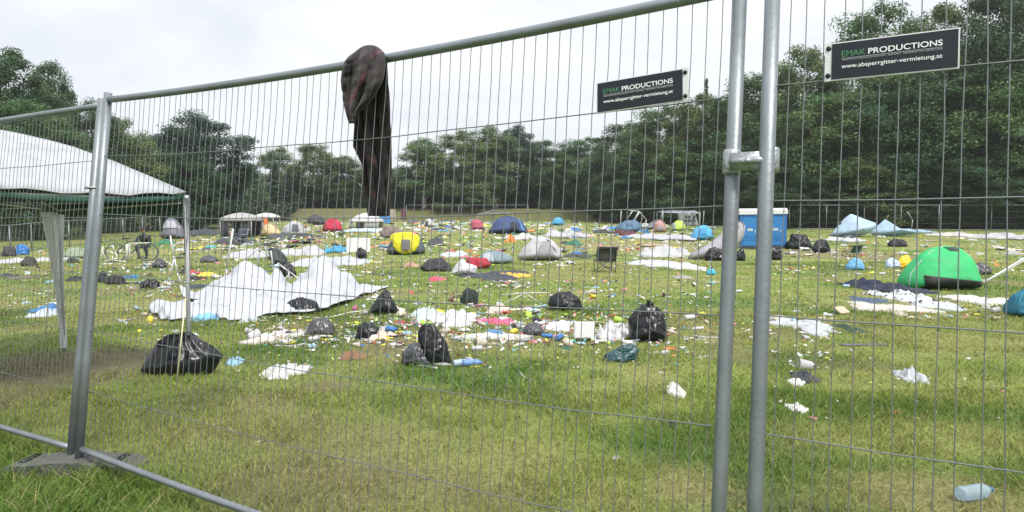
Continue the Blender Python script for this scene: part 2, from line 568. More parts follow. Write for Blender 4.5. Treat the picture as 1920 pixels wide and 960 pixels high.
# ------------------------------------------------------------------ trees
def leaf_quads(cent, nrm, size, r):
    k = len(cent)
    a = r.normal(size=(k, 3))
    t = np.cross(nrm, a); t /= np.linalg.norm(t, axis=1)[:, None] + 1e-9
    b = np.cross(nrm, t)
    s = size[:, None]
    V = np.stack([cent + t * s, cent + b * s * .55 + nrm * s * .12, cent - t * s, cent - b * s * .55 + nrm * s * .12], 1)
    Fc = np.arange(k * 4).reshape(k, 4)
    return V.reshape(-1, 3), Fc

def crown(kind, seed):
    """leaf sheets of a tree 10 m tall; returns mesh, cluster centres"""
    r = np.random.default_rng(seed)
    cl, rad, n_, size, squash = [], [], 0, .16, .7
    if kind == 'broad':
        # several rounded masses make one uneven crown
        lob = [(np.array((0, 0, 5.2)), np.array((2.7, 2.7, 4.9)))]
        for i in range(7):
            an = r.uniform(0, 2 * np.pi); hz = r.uniform(2.2, 7.2); rr_ = r.uniform(1.0, 2.1) * (1.15 - abs(hz - 4.5) / 7)
            lob.append((np.array((math.cos(an) * rr_ * 1.2, math.sin(an) * rr_ * 1.2, hz)), np.array((1, 1, .95)) * r.uniform(1.1, 1.9)))
        for i in range(250):
            c, s = lob[0] if i < 150 else lob[1 + i % 7]
            d = r.normal(size=3); d /= np.linalg.norm(d)
            p = c + d * s * r.uniform(.35, 1.0) ** .5
            if p[2] < .5: p[2] = r.uniform(.5, 1.6)
            cl.append(p); rad.append(r.uniform(.40, .82))
        for i in range(44):
            an = r.uniform(0, 2 * np.pi); q = r.uniform(.3, 1) ** .5 * 2.5
            cl.append(np.array((math.cos(an) * q, math.sin(an) * q, r.uniform(.3, 3.0)))); rad.append(r.uniform(.45, .85))
        n_, size = 270, .082
    elif kind == 'birch':
        for i in range(90):
            hz = r.uniform(2.2, 9.6)
            w = 1.9 * math.sin(min(1, (hz - 1.2) / 3.6) * math.pi / 2) * (1 - ((hz - 2) / 8.6) ** 2.2) + .15
            an = r.uniform(0, 2 * np.pi); q = r.uniform(.1, 1) ** .6
            cl.append(np.array((math.cos(an) * w * q, math.sin(an) * w * q, hz))); rad.append(r.uniform(.28, .55))
        n_, size, squash = 230, .085, 1.25
    else:
        for i in range(150):
            hz = r.uniform(.4, 9.8)
            w = 1.55 * (1 - hz / 10.2) * (0.75 + .35 * ((hz * 1.4) % 1))
            an = r.uniform(0, 2 * np.pi)
            cl.append(np.array((math.cos(an) * w * r.uniform(.3, 1), math.sin(an) * w * r.uniform(.3, 1), hz - w * .25))); rad.append(r.uniform(.2, .38))
        n_, size, squash = 60, .12, .5
    cl = np.array(cl); rad = np.array(rad)
    K = len(cl)
    ci = np.repeat(np.arange(K), n_)
    d = r.normal(size=(K * n_, 3)); d /= np.linalg.norm(d, axis=1)[:, None]
    rr_ = r.uniform(0.05, 1.25, K * n_) ** .55
    off_ = d * rr_[:, None] * rad[ci][:, None]
    off_[:, 2] *= squash
    cent = cl[ci] + off_
    nrm = d * .7 + np.array((0, 0, .55)) + r.normal(size=(K * n_, 3)) * .45
    nrm /= np.linalg.norm(nrm, axis=1)[:, None]
    sz = size * r.uniform(.5, 1.25, K * n_)
    cent[:, 2] = np.maximum(cent[:, 2], .15)
    V, Fc = leaf_quads(cent, nrm, sz, r)
    tone = r.uniform(.72, 1.32, K)[ci] * r.uniform(.75, 1.3, K * n_)
    warm = r.uniform(-.20, .12, K)[ci]
    tint = np.stack([tone * (1 + warm), tone, tone * (1 - warm * .5)], 1)
    me = np_mesh('crown_leaves', V, Fc, 4, np.repeat(tint, 4, 0), 'tint')
    me.materials.append(M['leaf'])
    return me, cl

def trunk_mesh(kind, cl, seed):
    r = random.Random(seed)
    b = MB()
    top = 8.2 if kind != 'conifer' else 9.6
    r0 = .24 if kind == 'broad' else .13
    pts = [Vector((r.uniform(-.12, .12) * (z > 0), r.uniform(-.12, .12) * (z > 0), z)) for z in (-.3, .4, 1.6, 3.2, 5, 6.6, top)]
    b.tube(pts, [r0 * 1.5, r0 * 1.1, r0, r0 * .8, r0 * .55, r0 * .32, .03], 8)
    if kind != 'conifer':
        for i in range(14):
            c = Vector(cl[r.randrange(len(cl))])
            z = max(1.0, c.z * r.uniform(.45, .7))
            s = Vector((0, 0, z))
            mid = s.lerp(c, .5) + Vector((0, 0, .25))
            b.tube([s, mid, c], [r0 * .42, r0 * .25, .015], 5)
    me = b.mesh('trunk')
    me.materials.append(M['birchbark'] if kind == 'birch' else M['bark'])
    return me

PROTO = {}
for k_, seeds in (('broad', (3, 4, 5, 6)), ('birch', (13, 14)), ('conifer', (21,))):
    PROTO[k_] = []
    for s_ in seeds:
        me, cl = crown(k_, s_)
        w = float(np.percentile(np.abs(cl[:, :2]), 96)) + .45
        PROTO[k_].append((me, trunk_mesh(k_, cl, s_), w, float(cl[:, 2].max()) + .35))

DARK, MID, OLIVE, LIGHT, BLUEG = (0.054, 0.102, 0.041), (0.082, 0.142, 0.050), (0.122, 0.162, 0.056), (0.145, 0.205, 0.090), (0.038, 0.076, 0.050)
tone_name = {DARK: 'dark green', MID: 'mid green', OLIVE: 'olive green', LIGHT: 'pale green', BLUEG: 'blackish green'}
TREES = [
 # u, v top, width px, depth, kind, tone, label
 (12, 98, 190, 46, 'broad', DARK, 'tall dark leafy tree towering over the white gazebo roof, at the left edge'),
 (98, 128, 100, 52, 'broad', DARK, 'dark tree with a loose airy top standing just right of the tallest left tree'),
 (60, 200, 200, 41, 'broad', MID, 'broad mid green tree directly behind the peak of the white gazebo roof'),
 (165, 195, 130, 49, 'broad', DARK, 'dark tree seen behind the join of the two left fence panels'),
 (228, 228, 130, 52, 'broad', OLIVE, 'olive tree rising behind the right slope of the white gazebo roof'),
 (292, 262, 110, 57, 'broad', MID, 'low mid green tree between the gazebo corner and the round dark tree'),
 (372, 219, 160, 60, 'broad', BLUEG, 'round blackish tree, highest one left of the hanging blanket'),
 (330, 290, 130, 55, 'broad', DARK, 'low dark tree filling the foot of the round blackish tree'),
 (462, 318, 80, 86, 'birch', LIGHT, 'small pale birch just right of the round blackish tree'),
 (522, 280, 90, 97, 'birch', LIGHT, 'airy pale birch rising behind the two small conifers'),
 (590, 276, 110, 97, 'birch', OLIVE, 'airy olive birch in the middle of the gap left of the blanket'),
 (648, 296, 100, 99, 'birch', OLIVE, 'olive birch touching the left edge of the hanging blanket'),
 (470, 350, 90, 95, 'broad', MID, 'low mid green bushy tree above the small white gazebo'),
 (560, 350, 120, 100, 'broad', OLIVE, 'low olive bushy tree behind the conifers'),
 (630, 350, 120, 100, 'broad', MID, 'low bushy tree behind the red dome tent'),
 (516, 309, 44, 88, 'conifer', BLUEG, 'taller of the two narrow dark conifers in front of the birches'),
 (541, 326, 40, 90, 'conifer', BLUEG, 'shorter narrow dark conifer beside the taller one'),
 (707, 300, 90, 99, 'birch', OLIVE, 'birch hidden mostly behind the hanging blanket'),
 (748, 318, 70, 97, 'broad', DARK, 'low dark tree showing just right of the blanket'),
 (795, 264, 115, 92, 'birch', LIGHT, 'pale drooping tree, first tall one right of the blanket'),
 (868, 250, 140, 92, 'broad', LIGHT, 'wide pale green tree in the middle of the far row'),
 (928, 243, 110, 93, 'birch', LIGHT, 'pale feathery tree beside the dark topped one in the far row'),
 (972, 240, 80, 98, 'broad', BLUEG, 'blackish pointed tree top behind the pale feathery tree'),
 (1032, 268, 110, 95, 'broad', DARK, 'dark bushy tree above the blue dome tent with a dark door'),
 (1095, 262, 110, 93, 'broad', MID, 'mid green tree under the lower sign corner, before the big woods begin'),
 (820, 330, 160, 97, 'broad', MID, 'low mid green tree at the foot of the pale drooping tree'),
 (960, 335, 160, 99, 'broad', DARK, 'low dark tree at the foot of the far row behind the bare frame'),
 (1168, 236, 135, 84, 'broad', DARK, 'dark tree at the near end of the far row, left end of the big woods'),
 (1235, 206, 150, 78, 'broad', MID, 'mid green tree directly below the smaller sign'),
 (1312, 184, 150, 74, 'broad', OLIVE, 'olive tree left of the two fence posts'),
 (1400, 150, 160, 72, 'broad', MID, 'mid green tree seen between the two fence posts'),
 (1500, 102, 160, 69, 'broad', OLIVE, 'olive tree whose top shows left of the larger sign'),
 (1632, 22, 200, 66, 'broad', MID, 'tall tree whose top pokes out above the larger sign'),
 (1752, 22, 190, 65, 'broad', OLIVE, 'tall olive tree above the right end of the larger sign'),
 (1900, -30, 230, 62, 'broad', DARK, 'tallest dark tree at the right edge of the woods'),
 (1210, 300, 160, 76, 'broad', DARK, 'low dark tree behind the broken white frame'),
 (1290, 270, 160, 72, 'broad', MID, 'low mid green tree behind the grey tent with windows'),
 (1400, 240, 170, 67, 'broad', DARK, 'dark tree rising behind the blue portable toilets'),
 (1545, 185, 200, 63, 'broad', MID, 'broad tree behind the pale blue collapsed tarp'),
 (1690, 150, 220, 62, 'broad', DARK, 'broad dark tree below the middle of the larger sign'),
 (1840, 130, 230, 60, 'broad', MID, 'broad mid green tree behind the green dome tent'),
 (1480, 310, 150, 60, 'broad', DARK, 'low dark shrubby tree just right of the toilets'),
 (1620, 300, 190, 60, 'broad', OLIVE, 'low olive shrubby tree above the peak of the pale blue tarp'),
 (1770, 290, 190, 59, 'broad', DARK, 'low dark shrubby tree behind the bent metal post'),
 (1905, 280, 180, 58, 'broad', DARK, 'low dark shrubby tree at the right end of the mesh fence'),
 (1321, 152, 22, 92, 'conifer', BLUEG, 'thin dark conifer tip poking up just left of the fence posts'),
]
for i, (u, vt, wpx, dep, kind, tone, label) in enumerate(TREES):
    p = at(u, 420, dep)
    H = (zat(vt, dep) - p.z) * 1.04
    me, tr, w, hh = PROTO[kind][i % len(PROTO[kind])]
    root = empty('birch_tree' if kind == 'birch' else 'conifer_tree' if kind == 'conifer' else 'leafy_tree', p, rnd.uniform(0, 6.28))
    sz = H / hh
    sx = (wpx * dep / F) / (2 * w) * 1.08
    root.scale = (sx, sx, sz)
    tag(root, label, 'tree', 'trees around the meadow')
    cr = link_mesh('crown', me, None, root)
    j = rnd.uniform(.85, 1.15)
    cr.color = (tone[0] * j * rnd.uniform(.92, 1.08), tone[1] * j, tone[2] * j, 1)
    link_mesh('trunk', tr, None, root)

# far woodland closing the gaps behind the rows: one mass
r = np.random.default_rng(99)
cc, ss = [], []
def wood_line(pts, n_, h, rad):
    for i in range(n_):
        t = r.uniform(0, len(pts) - 1); k = int(t); f = t - k
        a, b = pts[k], pts[min(k + 1, len(pts) - 1)]
        x = a[0] + (b[0] - a[0]) * f + r.normal() * 1.5; y = a[1] + (b[1] - a[1]) * f + r.uniform(0, 5)
        cc.append((x, y, T(y) + r.uniform(0, 1) ** .8 * h * (a[2] + (b[2] - a[2]) * f))); ss.append(rad * r.uniform(.7, 1.3))
wood_line([(-70, 52, 1.6), (-48, 56, 1.5), (-38, 70, 1.1), (-44, 98, .9), (-14, 108, .8), (16, 108, .9), (24, 92, 1.1), (42, 76, 1.7), (70, 66, 2.0)], 1500, 5.5, 1.5)
wood_line([(26, 84, .7), (36, 69, .9), (48, 62, 1.0), (72, 58, 1.0)], 330, 4.0, 1.5)
wood_line([(-70, 49, .7), (-48, 53, .7), (-34, 62, .7), (-30, 96, .6), (0, 98, .6), (22, 92, .6)], 520, 2.6, 1.2)
cc = np.array(cc); ss = np.array(ss)
nn = 60
ci = np.repeat(np.arange(len(cc)), nn)
d = r.normal(size=(len(ci), 3)); d /= np.linalg.norm(d, axis=1)[:, None]
cent = cc[ci] + d * (r.uniform(.2, 1, len(ci)) ** .5 * ss[ci])[:, None]
nrm = d + np.array((0, 0, .5)) + r.normal(size=d.shape) * .4
nrm /= np.linalg.norm(nrm, axis=1)[:, None]
V, Fc = leaf_quads(cent, nrm, .26 * r.uniform(.6, 1.3, len(ci)), r)
tone = r.uniform(.7, 1.3, len(cc))[ci] * r.uniform(.75, 1.25, len(ci))
wd = link_mesh('woods', np_mesh('woods', V, Fc, 4, np.repeat(np.stack([tone] * 3, 1), 4, 0), 'tint'), M['leaf'], None, (0.040, 0.066, 0.036))
tag(wd, 'dark unbroken undergrowth of the wood behind the tree rows', 'woodland', kind='stuff')

# ------------------------------------------------------------------ haze over the meadow
hz = MB().box((0, 62, 14.0), (420, 140, 34.0)).build('haze', None, None, smooth=False)
hm = bpy.data.materials.new('haze_air')
hm.use_nodes = True
hm.node_tree.nodes.clear()
ho, hv = hm.node_tree.nodes.new('ShaderNodeOutputMaterial'), hm.node_tree.nodes.new('ShaderNodeVolumePrincipled')
hv.inputs['Color'].default_value = (0.93, 0.96, 1.0, 1)
hv.inputs['Density'].default_value = 0.00035
hm.node_tree.links.new(hv.outputs[0], ho.inputs['Volume'])
hz.data.materials.append(hm)
tag(hz, 'thin grey haze filling the air over the meadow', 'haze', kind='stuff')
scene.cycles.volume_bounces = 1

# ------------------------------------------------------------------ the site fence in front
HS = [1.6203, 1.297, .9764, .6521, .3277]
PW, PH = 3.45, 1.96
def frame_axes(yaw, lean):
    ex = Vector((math.cos(yaw), -math.sin(yaw), 0)); nn_ = Vector((math.sin(yaw), math.cos(yaw), 0))
    return ex, nn_, Vector((0, 0, 1)) * math.cos(lean) + nn_ * math.sin(lean)
O_MID = Vector((-2.3768, 3.6507, CH - 1.2339)); YAW_M, LEAN_M = .5464, .1037
O_RIGHT = O_MID + Vector((3.0272, -1.8602, .0077)); YAW_R, LEAN_R = .5328, .0909
O_LEFT = O_MID + Vector((-.0858, .0616, -.0163)); YAW_L, LEAN_L = .5114, .1119

def panel(o, yaw, lean, s0, s1, sag, label, seed):
    ex, nn_, up = frame_axes(yaw, lean)
    root = empty('site_barrier', o)
    tag(root, label, 'fence panel', 'mesh panels of the site fence')
    q = random.Random(seed)
    W_ = abs(s1 - s0)
    def P(s, h, off=0.0):
        t = abs(s - s0) / W_
        return ex * s + up * h - Vector((0, 0, sag * 4 * t * (1 - t))) + nn_ * off
    for s in (s0, s1):
        MB().tube([P(s, -.13), P(s, .5), P(s, 1.2), P(s, PH + .02)], .0212, 16).build('frame_post', M['galv'], root)
    sg = 1 if s1 > s0 else -1
    ss_ = [s0 + sg * .02 + (s1 - s0 - sg * .04) * k / 24 for k in range(25)]
    MB().tube([P(s, PH - .018) for s in ss_], .0185, 12).build('top_rail', M['galv'], root)
    MB().tube([P(s, .0) for s in ss_], .0165, 12).build('bottom_rail', M['galv'], root)
    b = MB()
    for h in HS:
        ph = q.uniform(0, 6)
        b.tube([P(s, h + .0022 * math.sin(s * 5 + ph) + q.uniform(-.0012, .0012), -.0035) for s in ss_], .0021, 5, False)
    nw = int(W_ / .0455)
    for i in range(1, nw):
        s = s0 + (s1 - s0) * i / nw
        a = q.uniform(-.0065, .0065); ph = q.uniform(0, 6)
        b.tube([P(s + a * math.sin(h * 2.2 + ph) + q.uniform(-.0016, .0016), h, .002 * math.sin(h * 19)) for h in [0, .16, .33, .49, .65, .82, .98, 1.14, 1.3, 1.46, 1.62, 1.78, PH - .02]], .00150, 5, False)
    b.build('wire_mesh', M['wire'], root)
    return P
PM = panel(O_MID, YAW_M, LEAN_M, 0, PW, .0318, 'galvanised mesh fence panel in the middle, with the dark blanket over its top rail', 1)
PR = panel(O_RIGHT, YAW_R, LEAN_R, 0, PW, .0, 'galvanised mesh fence panel on the right carrying the larger sign', 2)
PL = panel(O_LEFT, YAW_L, LEAN_L, 0, -PW, .0, 'galvanised mesh fence panel on the left in front of the white gazebo', 3)
land(170, 500, 'left fence post')

def plane_hit(u, v, o, yaw, lean, off=0.0):
    ex, nn_, up = frame_axes(yaw, lean)
    nv = ex.cross(up)
    o2 = o + nv.normalized() * (-off if nv.y > 0 else off)
    d = ray(u, v)
    c = Vector((0, 0, CH))
    k = (o2 - c).dot(nv) / d.dot(nv)
    q = c + d * k
    return (q - o).dot(ex), (q - o).dot(up), q

# clamp joining the two near posts
ex, nn_, up = frame_axes(YAW_M, LEAN_M)
_, h1, A = plane_hit(1377, 303, O_MID, YAW_M, LEAN_M)
_, h2, B = plane_hit(1439, 303, O_RIGHT, YAW_R, LEAN_R)
R = Matrix((ex, nn_, up)).transposed()
cl_ = empty('fence_clamp', (A + B) / 2)
tag(cl_, 'pale steel clamp bridging the two near fence posts', 'fence clamp')
gap = (B - A).length
MB().tube([-ex * (gap / 2) - nn_ * .024, -ex * .02 - nn_ * .026, ex * .02 - nn_ * .026, ex * (gap / 2) - nn_ * .024], [.012, .013, .013, .012], 8).box(nn_ * -.024, (gap, .012, .052), R).build('bridge_plate', M['weld'], cl_)
for sgn in (-1, 1):
    c = ex * (gap / 2 * sgn)
    b = MB()
    b.tube([c - up * .034, c - up * .03, c + up * .03, c + up * .036], [.0225, .0255, .0255, .0228], 16)
    b.build('collar', M['weld'], cl_)
MB().tube([-nn_ * .045, -nn_ * .02], .008, 6).build('bolt', M['weld'], cl_)
# small clamp on the left posts, hit at (178, 352)
_, _, A = plane_hit(174, 352, O_LEFT, YAW_L, LEAN_L)
c2 = empty('fence_clamp', A)
tag(c2, 'small wire clip tying the two far left fence posts together', 'fence clamp')
MB().tube([ex * .035 * math.cos(a) - nn_ * .0 + nn_ * .03 * math.sin(a) for a in np.linspace(0, 6.283, 17)], .006, 6, False).build('loop', M['weld'], c2)
MB().box(nn_ * -.03, (.035, .014, .018), R).build('plate', M['weld'], c2)

def foot(c, yaw, label):
    root = empty('ballast_block', (c[0], c[1], -.022), -yaw - (1.02 if 'far left' in label else 0))
    tag(root, label, 'ballast block', 'rubber feet under the fence posts')
    b = MB()
    # slab 0.76 long across the fence, chamfered, with a raised middle and two grip hollows
    w, l, h = .105, .35, .11
    prof = [(-l, .0), (-l, h * .55), (-l + .05, h * .8), (-.12, h * .9), (-.09, h), (.09, h), (.12, h * .9), (l - .05, h * .8), (l, h * .55), (l, 0)]
    P = [[(x, y, z) for (y, z) in prof] for x in (-w, -w + .015, w - .015, w)]
    for k in (0, 3):
        P[k] = [(x, y * .985, z * .93) for (x, y, z) in P[k]]
    b.grid(P)
    nP = len(prof)
    b.f.append(tuple(range(nP))[::-1]); b.f.append(tuple(range(3 * nP, 4 * nP)))
    b.build('slab', M['rubber'], root, smooth=False)
    for y in (-.25, .25):
        MB().box((0, y, h * .845), (.13, .035, .012)).build('grip_slot', M['bag'], root)
    return root
foot((O_MID.x - .045, O_MID.y + .03, 0.0), YAW_M, 'dark slab foot half sunk in grass under the far left posts')
foot((O_RIGHT.x - .05, O_RIGHT.y + .03, 0.0), YAW_R, 'dark slab foot under the two near fence posts')

# signs
def text_mesh(txt, size, bold=0.0):
    cu = bpy.data.curves.new('lettering', 'FONT')
    cu.body = txt
    cu.size = size
    cu.offset = bold
    cu.extrude = .0006
    ob = bpy.data.objects.new('lettering_tmp', cu)
    COL.objects.link(ob)
    bpy.context.view_layer.update()
    me = bpy.data.meshes.new_from_object(ob.evaluated_get(bpy.context.evaluated_depsgraph_get()))
    bpy.data.objects.remove(ob)
    bpy.data.curves.remove(cu)
    return me

def place_text(txt, x0, x1, y0, y1, m, parent, bold=0.0, z=.0055):
    me = text_mesh(txt, .05, bold)
    co = np.zeros(len(me.vertices) * 3)
    me.vertices.foreach_get('co', co)
    co = co.reshape(-1, 3)
    lo, hi = co.min(0), co.max(0)
    co[:, 0] = x0 + (co[:, 0] - lo[0]) / (hi[0] - lo[0]) * (x1 - x0)
    co[:, 1] = y0 + (co[:, 1] - lo[1]) / (hi[1] - lo[1]) * (y1 - y0)
    me.vertices.foreach_set('co', co.ravel())
    me.update()
    o = link_mesh('lettering', me, m, parent)
    o.location = (0, 0, z)
    return o

def sign(corners, o, yaw, lean, strip_right, label):
    ex, nn_, up = frame_axes(yaw, lean)
    tl, tr_, br, bl = [plane_hit(u, v, o, yaw, lean, .012) for (u, v) in corners]
    s0, s1 = (tl[0] + bl[0]) / 2, (tr_[0] + br[0]) / 2
    # keep true to the wires: bottom edge sits on the first wire below the top rail
    h0 = (bl[1] + br[1]) / 2; h1_ = (tl[1] + tr_[1]) / 2
    tilt = math.atan2((br[1] - bl[1]), (s1 - s0))
    W_, H_ = s1 - s0, h1_ - h0
    c = o + ex * ((s0 + s1) / 2) + up * ((h0 + h1_) / 2) - nn_ * .014
    root = empty('fence_sign', c)
    ax = ex * math.cos(tilt) + up * math.sin(tilt)
    az = (ax.cross(up)).normalized(); ay = az.cross(ax)
    root.rotation_euler = Matrix((ax, ay, az)).transposed().to_euler()
    tag(root, label, 'sign', 'company signs on the fence')
    MB().box((0, 0, 0), (W_, H_, .006)).build('back_plate', M['alu'], root, smooth=False)
    st = .055 * W_ if True else 0
    x0, x1 = (-W_ / 2 + .0035, W_ / 2 - st) if strip_right else (-W_ / 2 + st, W_ / 2 - .0035)
    MB().box(((x0 + x1) / 2, 0, .0035), (x1 - x0, H_ - .007, .003)).build('dark_face', M['sign'], root, smooth=False)
    xs_ = (x1 + W_ / 2) / 2 if strip_right else (x0 - W_ / 2) / 2
    for y in (-H_ * .36, H_ * .36):
        MB().lathe([(.0065, .003), (.0065, .006), (.004, .0075)], (xs_, y, 0), 10).build('rivet', M['bag'], root)
    fw = x1 - x0
    tx0 = x0 + fw * (.075 if strip_right else .085); tx1 = x0 + fw * (.895 if strip_right else .885)
    tw = tx1 - tx0
    place_text('EMAK', tx0, tx0 + tw * .245, H_ * .10, H_ * .25, M['letter_green'], root, 0)
    place_text('PRODUCTIONS', tx0 + tw * .275, tx1, H_ * .10, H_ * .245, M['letter_white'], root, .0006)
    MB().box(((tx0 + tx1) / 2, H_ * .055, .0052), (tw, H_ * .011, .001)).build('rule_line', M['letter_grey'], root, smooth=False)
    place_text('VERANSTALTUNGSORGANISATION · FESTIVALS · ABSPERRGITTER VERMIETUNG', tx0, tx1, -H_ * .005, H_ * .033, M['letter_grey'], root, 0)
    place_text('www.absperrgitter-vermietung.at', tx0, tx1, -H_ * .24, -H_ * .10, M['letter_white'], root, .0002)
sign(((1120, 155), (1291, 127), (1291, 188), (1120, 213)), O_MID, YAW_M, LEAN_M, True, 'smaller dark sign with white and green lettering, pale strip on its right end')
sign(((1547, 83), (1801, 51), (1798, 128), (1547, 153)), O_RIGHT, YAW_R, LEAN_R, False, 'larger dark sign with white and green lettering, pale strip on its left end')

# blanket over the top rail
exm, nm, upm = frame_axes(YAW_M, LEAN_M)
def blanket():
    front = [(231, 656, 663), (222, 653, 667), (208, 649, 674), (192, 645, 692), (172, 642, 706), (150, 640.5, 717), (128, 643, 722), (108, 648, 722), (95, 655, 720), (87, 664, 714)]
    back = [(86, 666, 713), (96, 655, 721), (120, 650, 725), (160, 655, 728), (200, 664, 730), (240, 665, 732), (275, 663, 733), (290, 671, 733), (310, 679, 733), (345, 682, 732), (380, 687, 731), (405, 691, 729)]
    nc = 26
    rows, stripes = [], []
    s_ref, h_ref, rail = plane_hit(690, 107, O_MID, YAW_M, LEAN_M)
    def dense(L_, k=5):
        out = []
        for i in range(len(L_) - 1):
            for j in range(k):
                t = j / k
                out.append(tuple(L_[i][q] * (1 - t) + L_[i + 1][q] * t for q in range(3)))
        out.append(L_[-1])
        return out
    SEG = [((684, 135), (655, 197)), ((716, 93), (696, 106)), ((705, 217), (733, 221)), ((712, 251), (733, 251)), ((664, 277), (708, 306)), ((686, 354), (712, 372))]
    def st(u, v):
        best = 0
        for (a, b) in SEG:
            ax_, ay_ = a; bx_, by_ = b
            t = max(0, min(1, ((u - ax_) * (bx_ - ax_) + (v - ay_) * (by_ - ay_)) / ((bx_ - ax_) ** 2 + (by_ - ay_) ** 2)))
            d_ = math.hypot(u - ax_ - t * (bx_ - ax_), v - ay_ - t * (by_ - ay_))
            best = max(best, max(0, min(1, (3.4 - d_) / 1.5)))
        return best
    for side, L_ in ((0, dense(front)), (1, dense(back))):
        for (v, ul, ur) in L_:
            row = []
            for j in range(nc):
                t = j / (nc - 1)
                u = ul + (ur - ul) * t
                drop = max(0, v - 100) / 300
                fold = .022 * math.sin(t * 15 + v * .018 + (0 if side else 1.6)) + .012 * math.sin(t * 31 - v * .03)
                edge = min(1, max(0, v - 85) / 22)
                off = (-.040 - .020 * math.sin(math.pi * t) * max(0, 1 - drop * 2.0) + fold * .9) * edge if side == 0 else (.030 + .02 * math.sin(math.pi * t) + fold * .8) * edge
                q = plane_hit(u, v + 11 * abs(2 * t - 1.15) ** 2.2 * max(0, 1 - (v - 86) / 42), O_MID, YAW_M, LEAN_M)[2]
                # push along the line of sight so that its outline stays, then let the back flap hang plumb
                dv = (q - Vector((0, 0, CH))).normalized()
                if side == 1: off += .10 * drop * 3 * .9
                off += edge * (.020 * nz3(t * 3.5, v * .028, side, 4) - .016 * abs(nz3(t * 5 + v * .02, v * .05, side, 8)))
                row.append(q + dv * off)
                stripes.append(st(u, v))
            rows.append(row)
    b = MB().grid(rows)
    me = b.mesh('blanket')
    a = me.attributes.new('col', 'FLOAT_COLOR', 'POINT')
    c0, c1 = np.array((0.032, 0.027, 0.027)), np.array((0.10, 0.036, 0.050))
    arr = np.ones((len(me.vertices), 4), np.float32)
    s_ = np.array(stripes)[:, None]
    arr[:, :3] = c0 * (1 - s_) + c1 * s_
    a.data.foreach_set('color', arr.ravel())
    m, nt, bs = nt_mat('woollen_blanket')
    an = nt.nodes.new('ShaderNodeAttribute'); an.attribute_name = 'col'
    nt.links.new(an.outputs['Color'], bs.inputs['Base Color'])
    bs.inputs['Roughness'].default_value = 1.0
    bs.inputs['Sheen Weight'].default_value = .08
    nz = nt.nodes.new('ShaderNodeTexNoise'); nz.inputs['Scale'].default_value = 45
    bp = nt.nodes.new('ShaderNodeBump'); bp.inputs['Strength'].default_value = .35; bp.inputs['Distance'].default_value = .01
    nt.links.new(nz.outputs[0], bp.inputs['Height']); nt.links.new(bp.outputs[0], bs.inputs['Normal'])
    o = link_mesh('blanket', me, m)
    solidify(o, .008)
    tag(o, 'dark grey woollen blanket with dull red stripes hung over the fence top rail', 'blanket')
blanket()

# ------------------------------------------------------------------ soft shapes
def outline_radius(poly, cx, cz):
    """radial distance function of a star-shaped outline"""
    P = [(x - cx, z - cz) for x, z in poly]
    def rad(an):
        dx, dz = math.cos(an), math.sin(an)
        best = 0
        for i in range(len(P)):
            (x1, z1), (x2, z2) = P[i], P[(i + 1) % len(P)]
            ex_, ez_ = x2 - x1, z2 - z1
            den = dx * ez_ - dz * ex_
            if abs(den) < 1e-9: continue
            t = (x1 * ez_ - z1 * ex_) / den
            s = (x1 * dz - z1 * dx) / den
            if t > 0 and -1e-6 <= s <= 1 + 1e-6: best = max(best, t)
        return best
    return rad

